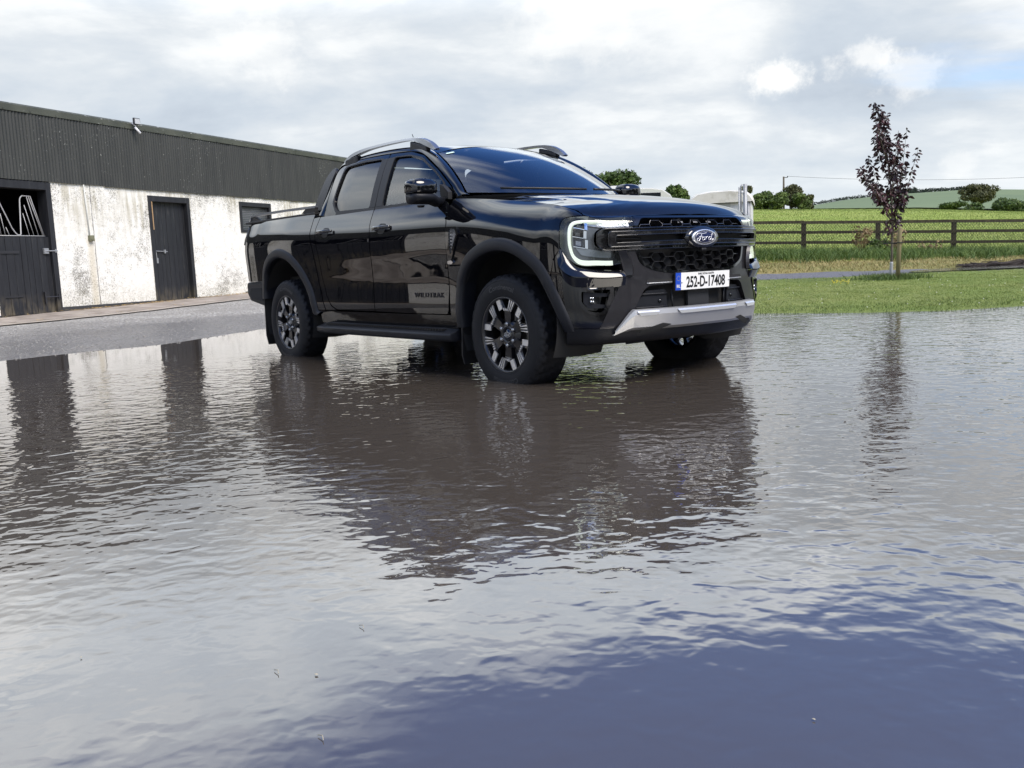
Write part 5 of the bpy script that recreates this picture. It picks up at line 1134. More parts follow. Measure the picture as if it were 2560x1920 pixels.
def wheel(x, s, spin):
    rt = empty('wheel', (x, -s*.81, .385), 0, TR); 
    def sp_(mb, name, m_, parent, **kw):
        c_, s_ = math.cos(spin), math.sin(spin)
        def f(V):
            V = np.array(V, float); a, b_ = V[:, 0].copy(), V[:, 2].copy(); V[:, 0] = a*c_+b_*s_; V[:, 2] = -a*s_+b_*c_
            V[:, 1] *= s; return V
        mb.tf(f)
        if s < 0: mb.f = [t_[::-1] for t_ in mb.f]
        return mb.build(name, m_, parent, **kw)
    ty = sp_(make_wheel(), 'tyre', m_rubber, rt)
    mb = MB(); lathe(mb, [(.252, -.1195), (.256, -.1225), (.260, -.122)], 96); lathe(mb, [(.350, -.1195), (.3535, -.1215), (.357, -.118)], 96); sp_(mb, 'sidewall_rib', m_rubber, ty)
    V, F = textmesh('Continental', .060, .0, off=.0012, spacing=1.02)
    for base in (R(103), R(283)):
        mb = MB(); P = []
        for v in V:
            r_ = .3105+v[1]*.75; a = base-v[0]*.90/.31-R(10); P.append((r_*math.cos(a), side_y(r_)-.0022, r_*math.sin(a)))
        mb.add(P, F); 
        if s < 0: mb.tf(lambda V_: V_*[-1, 1, 1])
        sp_(mb, 'lettering', m_rubtx, ty, smooth=False)
    ri = MB(); lathe(ri, [(.246, -.098), (.249, -.113), (.2455, -.1175), (.238, -.115), (.232, -.095), (.222, -.06), (.215, .08), (.245, .10)], 72); ri = sp_(ri, 'rim', m_rimd, rt)
    mb = MB(); lathe(mb, [(.2445, -.1165), (.2475, -.1185), (.2465, -.1140)], 72); sp_(mb, 'rim_lip', mat('lip_grey', (.13, .13, .135), .35, .8) if 'lip_grey' not in bpy.data.materials else bpy.data.materials['lip_grey'], ri)
    mb = MB(); lathe(mb, [(0, -.02), (.15, -.02), (.165, -.012), (.165, .012), (.06, .03), (0, .03)], 36); sp_(mb, 'brake_disc', mat('brake_steel', (.16, .155, .15), .4, .9), rt)
    def pol(r_, d, y): a = R(90-d); return (r_*math.cos(a), y, r_*math.sin(a))
    def quadbar(mb, pts, y0, y1):
        n_ = len(pts); Vt = [pol(r_, d, y0 if len(p_) < 3 else p_[2]) for p_ in pts for r_, d in [p_[:2]]]; Vb = [(v[0], y1, v[2]) for v in Vt]
        Fq = [tuple(range(n_)), tuple(range(2*n_-1, n_-1, -1))]+[(i, (i+1) % n_, n_+(i+1) % n_, n_+i) for i in range(n_)]; mb.add(Vt+Vb, Fq)
    for k in range(6):
        c0 = 60*k; mb = MB()
        # dark Y spoke
        quadbar(mb, [(.050, c0-28), (.155, c0-13), (.243, c0-26, -.098), (.243, c0-13, -.098), (.160, c0-3, -.092), (.235, c0+10, -.098), (.243, c0+24, -.098), (.150, c0+13), (.050, c0+28)], -.088, -.055)
        sk_ = sp_(mb, 'spoke', m_rimd, ri, smooth=False)
        mb = MB(); quadbar(mb, [(.240, c0-25.5), (.240, c0-16), (.172, c0-11.5), (.166, c0-24.5)], -.1045, -.095)
        for j in range(3):
            a0 = c0+10+j*5.2; quadbar(mb, [(.240, a0), (.240, a0+3.0), (.158, a0+1.0-4), (.158, a0-3.0-1)], -.1045, -.095)
            aj = c0-9+j*5.5; quadbar(mb, [(.176-.004*j, aj), (.176-.004*j, aj+3.2), (.158, aj+3.0), (.158, aj)], -.1040, -.094)
        sp_(mb, 'machined_face', m_rimm, ri, smooth=False)
    mb = MB(); lathe(mb, [(.062, -.085), (.058, -.096), (.052, -.098), (.046, -.094), (.043, -.088)], 28); lathe(mb, [(.10, -.06), (.085, -.086), (.062, -.088)], 28); sp_(mb, 'hub', m_rimd, ri)
    mb = MB(); lathe(mb, [(.041, -.085), (.040, -.093), (0, -.0945)], 24); cp = sp_(mb, 'centre_cap', m_gloss, rt)
    mb = MB(); tube(mb, [pol(.031, d, -.0955) if 0 else (.031*math.cos(R(d)), -.0955, .015*math.sin(R(d))) for d in np.linspace(0, 360, 33)], .0012, 4)
    for st in strk: q = ip(range(len(st)), st, np.linspace(0, len(st)-1, len(st)*2)); tube(mb, [(p[0]*.36, -.0955, p[1]*.36) for p in q], .0012, 4)
    sp_(mb, 'cap_script', m_rimm, cp)
    for k in range(6):
        a = R(60*k+30); c_ = (.070*math.cos(a), .070*math.sin(a)); mb = MB(); lathe(mb, [(.0145, -.082), (.0145, -.098), (.011, -.105), (0, -.108)], 10, 'y', (c_[0], 0, c_[1])); sp_(mb, 'wheel_nut', mat('nut_steel', (.3, .3, .3), .25, 1.) if k == 0 and x == 0 and s > 0 else bpy.data.materials['nut_steel'], rt)
    return rt
wheel(0, 1, R(2)); wheel(-3.27, 1, R(10)); wheel(0, -1, R(25)); wheel(-3.27, -1, R(-12))
# ------------------------------------------------------------------ background: trees, fence, pole, vehicles
def leafmat(name, cols, trans=.25, sc=1.2):
    m = mat(name, rough=.6); t, b = nodes(m); tc = t.nodes.new('ShaderNodeTexCoord'); f = noise(t, tc.outputs['Object'], sc, 3, .7)
    t.links.new(ramp(t, f, [(.32, cols[0]), (.5, cols[1]), (.68, cols[2])]), b.inputs['Base Color']); b.inputs['Specular IOR Level'].default_value = .25
    b.inputs['Transmission Weight'].default_value = 0.; b.inputs['Subsurface Weight'].default_value = 0.
    return m
m_bark = mat('bark', rough=.9); vary(m_bark, [(.05, .042, .032), (.12, .10, .075)], 12, bs=.01)
m_lf1 = leafmat('hedge_leaves', [(.018, .035, .010), (.050, .085, .018), (.10, .14, .03)])
m_lf2 = leafmat('light_leaves', [(.035, .055, .014), (.085, .125, .03), (.15, .19, .05)])
m_lf3 = leafmat('oak_leaves', [(.025, .032, .012), (.060, .065, .022), (.10, .10, .035)])
m_lf4 = leafmat('pine_needles', [(.012, .022, .014), (.022, .036, .022), (.035, .05, .03)])
def leafcloud(name, lobes, n, size, m, parent, seed=0, droop=0.):
    """many small leaf faces spread through overlapping lobes (x, y, z, rx, ry, rz)"""
    r_ = np.random.default_rng(seed); lobes = np.array(lobes, float); vol = lobes[:, 3]*lobes[:, 4]*lobes[:, 5]; idx = r_.choice(len(lobes), n, p=vol/vol.sum()); L = lobes[idx]
    d = r_.normal(size=(n, 3)); d /= np.linalg.norm(d, axis=1)[:, None]; rad = r_.uniform(.45, 1.06, n)**.6
    clump = .5+.5*np.sin(d[:, 0]*7+L[:, 0]*3)*np.sin(d[:, 1]*8+L[:, 1])*np.sin(d[:, 2]*9+2); rad *= (.80+.25*clump)*(1+np.abs(r_.normal(size=n))*.11)
    c_ = L[:, :3]+d*L[:, 3:]*rad[:, None]
    u = r_.normal(size=(n, 3)); u /= np.linalg.norm(u, axis=1)[:, None]; w_ = np.cross(u, d+r_.normal(size=(n, 3))*.5); w_ /= np.linalg.norm(w_, axis=1)[:, None]+1e-9
    s_ = size*r_.uniform(.5, 1.4, n)[:, None]; a = u*s_*.5; b_ = w_*s_*.32
    V = np.stack([c_-a, c_+b_, c_+a, c_-b_], 1).reshape(-1, 3); F = np.arange(4*n).reshape(n, 4)
    me = bpy.data.meshes.new(name); me.from_pydata(V.tolist(), [], F.tolist()); me.materials.append(m); o = bpy.data.objects.new(name, me); COL.objects.link(o); o.parent = parent; return o
def tree(name, D, px, h, w_, m, label, group, seed, n=2600, size=.22, sink=0., trunk=.12, low=.12, cat='tree', z=None, far=False, nl=9, flat=1.):
    x, y, z0 = at3(D, px, far); z0 = z0 if z is None else z; rt = empty(name, (x, y, z0-sink)); tag(rt, label, cat, group); r_ = random.Random(seed)
    mb = MB(); tube(mb, [(0, 0, -.3), (r_.uniform(-.1, .1), 0, h*.3), (r_.uniform(-.2, .2), r_.uniform(-.2, .2), h*.75)], [trunk, trunk*.8, trunk*.3], 8)
    for k in range(5):
        a = r_.random()*6.28; tube(mb, [(0, 0, h*(.25+.08*k)), (math.cos(a)*w_*.2, math.sin(a)*w_*.2, h*(.45+.08*k)), (math.cos(a)*w_*.36, math.sin(a)*w_*.36, h*(.6+.06*k))], [trunk*.45, trunk*.3, trunk*.1], 5)
    mb.build('trunk', m_bark, rt); lobes = []
    for k in range(nl):
        a = r_.random()*6.28; q = r_.uniform(.0, .30)*w_; zz_ = h*r_.uniform(low+.16, .82); s_ = r_.uniform(.16, .27)*(1.15-abs(zz_/h-.5)*.7)*(9/nl)**.35; lobes.append((math.cos(a)*q, math.sin(a)*q, zz_, w_*s_, w_*s_, h*s_*.75*flat))
    leafcloud('crown', lobes, int(n*1.8), size*1.15, m, rt, seed); return rt
gA = 'trees and bushes along the far side of the yard'
for i, (D, px, h, w_, m, lab) in enumerate([
    (62, 1335, 4.5, 5.2, m_lf1, 'green tree seen through the windscreen behind the truck cab'),
    (63, 1415, 4.3, 4.6, m_lf2, 'green tree half hidden behind the truck windscreen pillar'),
    (60, 1484, 4.25, 3.2, m_lf1, 'dark green treetop just right of the windscreen pillar'),
    (62, 1562, 4.05, 3.6, m_lf1, 'bushy green tree above the pale camper roof'),
    (66, 1523, 3.9, 3.4, m_lf2, 'yellowish green shrub between the two treetops over the camper'),
    (70, 1700, 2.95, 2.0, m_lf1, 'small dark bush between the camper and the horse trailer'),
    (72, 1722, 2.55, 1.6, m_lf2, 'pale green bush just left of the trailer roof')]):
    tree('leafy_tree', D, px, h, w_, m, lab, gA, 40+i, 3600, .20, nl=18)
gB = 'bushes on the crest of the field'
for i, (D, px, h, w_, m, lab) in enumerate([
    (104, 1893, 2.2, 3.0, m_lf2, 'light green bush beside the galvanised trailer post'),
    (108, 1922, 2.9, 3.6, m_lf1, 'dark round bush second from the trailer'),
    (105, 1952, 2.4, 3.2, m_lf2, 'light green bush in front of the telegraph pole'),
    (110, 1985, 3.4, 3.6, m_lf3, 'tall dark bush right of the telegraph pole'),
    (108, 2003, 2.4, 3.2, m_lf2, 'pale bush near the right end of the row on the crest'),
    (112, 2022, 2.1, 2.2, m_lf3, 'brownish bush at the right end of the row on the crest'),
    (116, 1872, 3.4, 2.2, m_lf3, 'thin brown tree top just above the trailer post')]):
    tree('field_bush', D, px, h, w_, m, lab, gB, 60+i, 2600, .22, low=.0, cat='bush', sink=.3, nl=16)
tree('oak_tree', 175, 2452, 6.9, 8.3, m_lf3, 'broad solitary oak tree in front of the hill', None, 81, 6000, .28, trunk=.30, low=.30, nl=24, flat=.8)
tree('oak_tree', 182, 2500, 4.0, 3.6, m_lf1, 'dark low tree close behind the solitary oak', None, 82, 1500, .34, low=0.)
tree('field_bush', 190, 2510, 5.4, 2.2, m_lf1, 'small grey green tree right of the solitary oak', None, 83, 1200, .3, low=.2, cat='bush')
for i, (D, px, h, w_, lab) in enumerate([(150, 2378, 2.4, 5.6, 'low dark bush left of the solitary oak'), (152, 2440, 2.2, 5.0, 'low dark bush at the foot of the solitary oak'), (148, 2535, 3.0, 7.0, 'wide dark bramble thicket at the right edge of the field'), (150, 2600, 3.2, 7., 'dark thicket past the right edge of the field')]):
    tree('field_bush', D, px, h, w_, m_lf1, lab, 'low dark bushes along the field end', 90+i, 1800, .3, low=-.1, cat='bush', sink=.3)
for i, px in enumerate(np.linspace(2222, 2292, 12)):
    tree('pine_tree', 660, px, 5.6+random.uniform(-.8, .8)+ (.8 if i > 8 else 0), 3.6, m_lf4, 'dark pine in the copse on the distant hill crest', 'pines in the copse on the distant hill', 110+i, 200, .7, low=.1, far=True, nl=5, z=float(hillz(np.array(640.), np.array(px)))-1.0)
# hedge lines on the hill
rl_ = np.random.default_rng(3)
def hedge_far(name, D0, px0, px1, n, h, lab, m=m_lf4):
    rt = empty(name, at3(D0, (px0+px1)/2, True)); tag(rt, lab, 'hedge'); L = []
    o0 = np.array(rt.location)
    for px in np.linspace(px0, px1, n): x, y, z = at3(D0+rl_.uniform(-3, 3), px, True); L.append((x-o0[0], y-o0[1], z-o0[2]+h*.4, h*1.6, h*1.6, h*rl_.uniform(.4, 1.)))
    leafcloud('foliage', L, n*70, h*.5, m, rt, 5)
hedge_far('hedge', 636, 1990, 2240, 34, 1.7, 'dark hedge line along the left shoulder of the distant hill')
hedge_far('hedge', 600, 2285, 2440, 26, 2.0, 'dark hedge along the hill crest behind the oak')
# telegraph poles and the wire between them
def pole(D, px, top, label):
    x, y, z0 = at3(D, px); rt = empty('telegraph_pole', (x, y, z0)); tag(rt, label, 'pole', 'telegraph poles'); mb = MB(); tube(mb, [(0, 0, -.5), (0, 0, top-z0)], [.16, .12], 8); mb.build('post', m_bark, rt)
    mb = MB(); tube(mb, [(-.05, 0, top-z0-.15), (.42, .35, top-z0-.12)], .05, 6); tube(mb, [(.4, .33, top-z0-.12), (.4, .33, top-z0+.06)], .06, 6); mb.build('insulator_arm', m_under, rt); return (x+.4, y+.33, top+.02)
pa = pole(130, 1967, 10.95, 'grey wooden telegraph pole standing among the field bushes'); pb = pole(120, 2900, 9.3, 'telegraph pole beyond the right edge of the picture')
mb = MB(); tt = np.linspace(0, 1, 50); A = np.array(pa); B = np.array(pb); tube(mb, [A+(B-A)*t_-np.array([0, 0, 4*.95*t_*(1-t_)]) for t_ in tt], .018, 5, False)
tag(mb.build('overhead_wire', m_under), 'thin overhead wire sagging to the right from the telegraph pole', 'wire')
# post and rail fence
m_fence = mat('weathered_fence', rough=.9); vary(m_fence, [(.020, .016, .007), (.036, .029, .013), (.06, .050, .024)], 7, stretch=(1, 1, .5), bs=.004)
fpx = [1644, 1830, 2016, 2200, 2388, 2576, 2764]; fr = empty('rail_fence', at3(37, 2200)); tag(fr, 'weathered post and rail fence with wire netting along the field', 'fence'); o0 = np.array(fr.location)
def ftop(px): return 1.865-(px-2016)*.00056
def fpos(px, z): p = at(37.-(px-2016)*.0008, px); return np.array([p[0], p[1], z])-o0
for px in fpx:
    c_ = fpos(px, .5); zt = ftop(px); p1 = fpos(px+5.5, .5)-fpos(px-5.5, .5); u = p1[:2]/np.linalg.norm(p1[:2]); w_ = np.array([-u[1], u[0]]); V = []
    for z in (zt-1.5, zt-.03): V += [tuple(c_[:2]+u*a*.085+w_*b_*.06)+(z-o0[2],) for a, b_ in ((-1, -1), (1, -1), (1, 1), (-1, 1))]
    mb = MB(); mb.add(V, BF); mb.build('post', m_fence, fr, smooth=False, bevel=.01, seg=1)
for zc_, hh in ((0., .055), (-.395, .055), (-.80, .055)):
    for a, b_ in zip(fpx[:-1], fpx[1:]):
        for (q0, q1) in ((a, b_),):
            P = fpos(q0, ftop(q0)+zc_+random.uniform(-.012, .012)); Q = fpos(q1, ftop(q1)+zc_+random.uniform(-.012, .012)); d = (Q-P); d /= np.linalg.norm(d); w_ = np.array([-d[1], d[0], 0]); off = -w_*.09 if zc_ < -.1 else -w_*.02
            if np.dot(off[:2], Fh) > 0: off = -off
            t_ = .022 if zc_ < -.1 else .07; V = []
            for zz_ in (-hh, hh): V += [tuple(P+off-w_*t_+[0, 0, zz_]), tuple(Q+off-w_*t_+[0, 0, zz_]), tuple(Q+off+w_*t_+[0, 0, zz_]), tuple(P+off+w_*t_+[0, 0, zz_])]
            mb = MB(); mb.add(V, BF); mb.build('rail', m_fence, fr, smooth=False)
mb = MB(); wq = np.array([Rh[0], Rh[1]])
def wire(p0, z0, p1, z1):
    A = fpos(p0, z0); B = fpos(p1, z1); d = Fh*-.14; A[:2] += d; B[:2] += d; tube(mb, [A, B], .0065, 3, False)
for px in np.arange(1700, 2700, 7.): a_, b_ = ftop(px), ftop(px+65); wire(px, a_-1.22, px+65, b_); wire(px+65, b_-1.22, px, a_)
mb.build('wire_netting', mat('rusty_wire', (.06, .055, .05), .6, .4), fr, smooth=False)
# grass: blades as one stuff object each
def blades(name, pts, hmin, hmax, wid, m, lab, lean=.5, seed=1):
    r_ = np.random.default_rng(seed); n = len(pts); h = r_.uniform(hmin, hmax, n); a = r_.uniform(0, 6.28, n); u = np.stack([np.cos(a), np.sin(a), 0*a], 1); l = r_.normal(size=(n, 2))*lean
    b_ = pts; w_ = wid*r_.uniform(.6, 1.3, n)[:, None]; tip = b_+np.stack([l[:, 0]*h, l[:, 1]*h, h], 1); mid = b_+np.stack([l[:, 0]*h*.3, l[:, 1]*h*.3, h*.55], 1)
    V = np.stack([b_-u*w_, b_+u*w_, mid+u*w_*.7, tip, mid-u*w_*.7], 1).reshape(-1, 3); I = np.arange(n)[:, None]*5; F = [tuple(q) for q in (I+np.array([0, 1, 2, 4])).tolist()]+[tuple(q) for q in (I+np.array([4, 2, 3])).tolist()]
    me = bpy.data.meshes.new(name); me.from_pydata(V.tolist(), [], F); me.materials.append(m); o = bpy.data.objects.new(name, me); COL.objects.link(o); return tag(o, lab, 'grass', kind='stuff')
def scatter(n, D0, D1, p0, p1, seed, dp=1.):
    r_ = np.random.default_rng(seed); D = D0+(D1-D0)*r_.random(n)**dp; px = r_.uniform(p0, p1, n); L = (px-1280)/2305.7*D
    return np.stack([CAM[0]+D*Fh[0]+L*Rh[0], CAM[1]+D*Fh[1]+L*Rh[1]], 1), D, px
def withz(P, off=0.): return np.column_stack([P, GZ(P[:, 0], P[:, 1])+off])
m_bl = leafmat('grass_blades', [(.11, .16, .035), (.19, .245, .06), (.30, .33, .11)], sc=3.); m_bl2 = leafmat('rank_grass', [(.028, .055, .012), (.065, .11, .022), (.13, .17, .045)], sc=1.6); m_bl3 = leafmat('dry_grass_blades', [(.16, .15, .05), (.28, .24, .10), (.38, .31, .15)], sc=2.)
P, D, px = scatter(95000, 10.2, 20.6, 1560, 2640, 11, .9); P3 = withz(P, .006); k = P3[:, 2] > .0; blades('lawn_grass', P3[k], .012, .032, .0035, m_bl, 'short mown grass of the lawn at the water edge', .8, 12)
P, D, px = scatter(9000, 10.4, 13.5, 1560, 2640, 13); P3 = withz(P, 0.); k = (P3[:, 2] > -.03) & (P3[:, 2] < .02); blades('shore_grass', P3[k]-[0, 0, .0], .02, .055, .003, m_bl2, 'longer grass standing in the water at the lawn edge', .5, 14)
P, D, px = scatter(18000, 27.0, 36.6, 1600, 2700, 15, .8); P3 = withz(P); blades('verge_grass', P3[D > 28.0+np.sin(px*.03)*.7], .14, .42, .010, m_bl2, 'tall rank grass along the foot of the fence', .7, 16)
P, D, px = scatter(9000, 24.6, 30, 1600, 2700, 17); blades('dry_verge_grass', withz(P), .03, .10, .010, m_bl3, 'short bleached grass strip between track and verge', .8, 18)
P, D, px = scatter(60000, 36.5, 120, 1800, 2700, 19, 1.3); blades('field_grass', withz(P), .05, .13, .016, m_bl, 'meadow grass of the field beyond the fence', .5, 20)
c_ = np.array(at(18.75, 2236)); r_ = np.random.default_rng(5); P = c_+r_.normal(size=(1800, 2))*[.30, .30]; blades('tree_foot_grass', withz(P), .06, .17, .006, m_bl2, 'unmown grass tuft around the tree stake and trunk', .6, 21)
# small flowers in the lawn
def dots(name, n, D0, D1, p0, p1, m, s_, h, seed, lab):
    P, D, px = scatter(n, D0, D1, p0, p1, seed); mb = MB()
    for x, y in P: z = gz(x, y)+h; mb.add(ico*s_+np.array([x, y, z]), IF)
    tag(mb.build(name, m, smooth=False), lab, 'flowers', kind='stuff')
dots('clover_flowers', 80, 11, 20, 1880, 2640, mat('clover_white', (.7, .7, .62), .7), .0065, .045, 31, 'tiny white clover flowers dotted over the lawn')
dots('yellow_flowers', 26, 17, 18.6, 2085, 2130, mat('buttercup', (.75, .62, .05), .6), .009, .05, 32, 'little patch of yellow flowers in the lawn left of the tree')
# dead weeds by the fence
def weed(px, h, n, lab, seed, m=m_bl3, green=None):
    r_ = random.Random(seed); D = 34.5; x, y, z = at3(D, px); rt = empty('dead_weed', (x, y, z)); tag(rt, lab, 'weed'); mb = MB()
    for k in range(n):
        a = r_.random()*6.28; l = r_.uniform(.05, .45); hh = h*r_.uniform(.5, 1.); P = [(0, 0, 0), (math.cos(a)*l*.5, math.sin(a)*l*.5, hh*.6), (math.cos(a)*l, math.sin(a)*l, hh)]; tube(mb, P, [.010, .007, .003], 4)
    mb.build('stems', m, rt); L = [(r_.uniform(-.35, .35), r_.uniform(-.3, .3), h*r_.uniform(.3, .95), .16, .16, .14) for _ in range(12)]; leafcloud('leaves', L, 260, .10, green or m, rt, seed)
m_dead = leafmat('dead_leaves', [(.10, .07, .035), (.20, .14, .07), (.30, .22, .12)])
weed(2160, 1.15, 26, 'dry brown weed clump left of the young tree', 1, m_dead); weed(2246, .95, 22, 'dry brown weed clump behind the stake', 2, m_dead); weed(2190, .6, 14, 'green nettle clump at the fence post', 3, m_bl2, m_lf1); weed(2332, .5, 12, 'low rusty brown weed on the verge right of the stake', 4, m_dead)
# heap of twigs on the track puddle
rt = empty('twig_pile', at3(23.9, 2520)); tag(rt, 'low heap of dark broken twigs at the edge of the track puddle', 'twigs'); mb = MB(); r_ = random.Random(8); o0 = np.array(rt.location)
for k in range(150):
    px = 2415+250*r_.random(); D = 23.9+r_.uniform(-.25, .35); p = np.array(at3(D, px))-o0; p[2] = .19-o0[2]+r_.uniform(-.02, .09)*min(1, (px-2400)/60); l = r_.uniform(.10, .4); a = r_.gauss(0, .35); d = np.array([Rh[0]*math.cos(a)+Fh[0]*math.sin(a), Rh[1]*math.cos(a)+Fh[1]*math.sin(a), r_.gauss(0, .10)])
    tube(mb, [p-d*l, p+[0, 0, r_.uniform(-.02, .03)], p+d*l], [.006, .012, .005], 5)
mb.build('twigs', mat('wet_twig', (.035, .026, .022), .7), rt)
# young purple leaved tree with its stake
tp_ = at3(18.75, 2234); pt = empty('plum_tree', tp_); tag(pt, 'young purple leaved tree tied to a wooden stake on the lawn', 'tree')
m_tb = mat('young_bark', rough=.8); vary(m_tb, [(.07, .058, .045), (.13, .11, .085)], 14, bs=.003)
m_pl = mat('purple_leaves', rough=.45); vary(m_pl, [(.014, .006, .009), (.026, .010, .014), (.055, .012, .016), (.034, .014, .020)], 3.5, pos=[.3, .45, .6, .7])
def rp(dx, z, dy=0.): return np.array([Rh[0]*dx+Fh[0]*dy, Rh[1]*dx+Fh[1]*dy, z])
mb = MB(); trunk = [rp(0, -.05), rp(.01, .5), rp(.015, 1.1), rp(-.01, 1.6), rp(-.06, 2.2), rp(-.16, 2.7), rp(-.28, 3.2), rp(-.39, 3.5)]; tube(mb, trunk, [.027, .024, .022, .019, .016, .012, .008, .003], 10)
tips = [((-.02, 1.2), (-.36, 1.9), (-.60, 2.28), .15), ((.0, 1.25), (-.42, 1.75), (-.72, 2.16), -.2), ((.01, 1.1), (-.2, 1.5), (-.42, 1.95), -.1), ((0, 1.35), (-.22, 2.0), (-.40, 2.5), .25), ((-.02, 1.6), (.02, 2.4), (.07, 2.93), -.1), ((.01, 1.2), (.17, 1.8), (.30, 3.0), .05), ((.01, 1.15), (.24, 1.75), (.46, 2.58), -.12), ((.0, 1.3), (.22, 2.0), (.40, 2.3), .3), ((-.06, 2.0), (-.1, 2.8), (-.07, 3.3), .1), ((-.10, 2.3), (-.30, 2.8), (-.40, 3.1), -.15), ((-.05, 1.9), (-.20, 2.5), (-.28, 2.9), .2), ((0, 1.05), (.10, 1.35), (.17, 1.62), .0), ((-.02, 1.4), (-.20, 1.6), (-.34, 1.7), .1), ((-.02, 1.7), (.16, 2.2), (.22, 2.75), .2), ((-.12, 2.4), (-.22, 3.0), (-.22, 3.36), 0), ((0, .98), (-.07, 1.10), (-.12, 1.18), .05), ((0, 1.0), (.06, 1.12), (.08, 1.2), -.05)]
r_ = random.Random(4); LV = []; LF = []
def leaf(p, d, size):
    d = d/np.linalg.norm(d); d = d*.55+np.array([0, 0, -.75])*r_.uniform(.3, 1.1); d /= np.linalg.norm(d); s_ = np.cross(d, [r_.gauss(0, 1), r_.gauss(0, 1), r_.gauss(0, .6)]); s_ /= np.linalg.norm(s_); up = np.cross(d, s_); n0 = len(LV); w_ = size*.24
    q = [p, p+d*size*.35+s_*w_, p+d*size*.35+up*size*.07, p+d*size*.35-s_*w_, p+d*size*.75+s_*w_*.65-up*size*.02, p+d*size*.75+up*size*.04, p+d*size*.75-s_*w_*.65-up*size*.02, p+d*size-up*size*.10]
    LV.extend(q); LF.extend([(n0, n0+1, n0+2), (n0, n0+2, n0+3), (n0+1, n0+4, n0+5, n0+2), (n0+2, n0+5, n0+6, n0+3), (n0+4, n0+7, n0+5), (n0+5, n0+7, n0+6)])
for a, b_, c_, dy in tips:
    P = [rp(a[0], a[1]), rp(b_[0]*.45+a[0]*.55, a[1]*.55+b_[1]*.45, dy*.35), rp(b_[0], b_[1], dy*.8), rp(c_[0], c_[1], dy)]; Q = ip(range(4), P, np.linspace(0, 3, 24)); tube(mb, Q, np.linspace(.012, .0025, 24), 6)
    L = float(np.linalg.norm(Q[-1]-Q[0])); n = int(L*54)+10
    for k in range(n):
        t_ = r_.uniform(.38 if L > .5 else .15, 1.)**.9; p = Q[int(t_*23)]; d = np.array([r_.gauss(0, 1), r_.gauss(0, 1), r_.gauss(.2, .5)]); sp_l = r_.uniform(0, .17)*(1.15-t_); p = p+d/np.linalg.norm(d)*sp_l; leaf(p, d, r_.uniform(.08, .135)*(1 if t_ < .9 else .75))
    for k in range(4): leaf(Q[-1]-np.array([0, 0, .05*k]), np.array([r_.gauss(0, 1), r_.gauss(0, 1), .3]), .09)
Q = ip(range(8), trunk, np.linspace(3, 7, 50))
for k in range(240): t_ = r_.random(); d = np.array([r_.gauss(0, 1), r_.gauss(0, 1), .2]); leaf(Q[int(t_*49)]+d*.035*r_.random()*2, d, r_.uniform(.08, .125))
for k in range(26): leaf(rp(r_.gauss(0, .05), r_.uniform(.88, 1.35), r_.gauss(0, .05)), np.array([r_.gauss(0, 1), r_.gauss(0, 1), 0]), .11)
mb.build('trunk', m_tb, pt); mb = MB(); mb.add(LV, LF); mb.build('crown', m_pl, pt, smooth=False)
mb = MB(); tube(mb, [rp(0, .02), rp(.0, .16), rp(.005, .32), rp(.005, .36)], [.036, .034, .031, .029], 12); mb.build('trunk_guard', mat('white_guard', (.30, .31, .32), .6), pt)
mb = MB(); 
sx_, sy_, sz_ = at3(18.4, 2250); sk_ = empty('tree_stake', (sx_, sy_, sz_)); tag(sk_, 'round timber stake standing right of the young purple tree', 'stake')
mb = MB(); tube(mb, [(0, 0, -.1), tuple(rp(.035, 1.02)), tuple(rp(.036, 1.045))], [.044, .041, .034], 14); mb.build('post', vary(mat('stake_timber', rough=.85), [(.17, .14, .075), (.27, .225, .13)], 5, stretch=(1, 1, .3), bs=.003), sk_)
mb = MB(); a = rp(-.14, .735, .3); tube(mb, [tuple(a+rp(-.03, .0)), tuple(rp(-.07, .735, .15)), tuple(rp(.03, .72))], .012, 6); ring = [tuple(rp(.03+.056*math.cos(q), .74, .056*math.sin(q))) for q in np.linspace(0, 6.283, 17)]; tube(mb, ring, .010, 6); mb.build('tie_strap', m_dplas, sk_)
# horse trailer
tx, ty, tz = at3(28, 1812); tz -= .30; ht = empty('horse_trailer', (tx, ty, tz), math.atan2(Rh[1], Rh[0])-R(16)); tag(ht, 'old white horse trailer with cream roof behind the truck nose', 'trailer')
m_tw = mat('trailer_white', rough=.5); vary(m_tw, [(.50, .50, .48), (.70, .70, .68)], 2., pos=[.35, .55]); m_cream = mat('cream_grp', rough=.5); vary(m_cream, [(.42, .40, .33), (.60, .58, .51), (.66, .64, .58)], 3., pos=[.3, .45, .7])
mb = MB(); box(mb, -.88, .88, .0, 3.0, .45, 1.55); mb.build('lower_panel', mat('trailer_blue', (.05, .06, .10), .4), ht, smooth=False); mb = MB(); box(mb, -.875, .28, .005, 2.99, 1.55, 2.18); mb.build('side_panel', mat('aluminium_panel', (.36, .37, .36), .45, .4), ht, smooth=False)
mb = MB(); box(mb, .28, .872, -.004, .6, 1.50, 2.19); box(mb, .28, .875, .6, 2.99, 1.55, 2.18); mb.build('ramp_door', m_tw, ht, smooth=False)
mb = MB(); rows = []
for y in (-.12, 0., .3, 2.7, 3.05): k = .90 if y < -.05 or y > 3 else 1.; rows.append([(-.93, y, 2.14), (-.92*k, y, 2.30), (-.74*k, y, 2.44*(.985 if k < 1 else 1)), (-.3, y, 2.50*(.985 if k < 1 else 1)), (.3, y, 2.50*(.985 if k < 1 else 1)), (.74*k, y, 2.45*(.985 if k < 1 else 1)), (.92*k, y, 2.30), (.93, y, 2.14)])
loft(mb, rows, False); 
for r_i in (0, -1): mb.add(rows[r_i], [tuple(range(8))])
mb.build('roof', m_cream, ht, sharp=35)
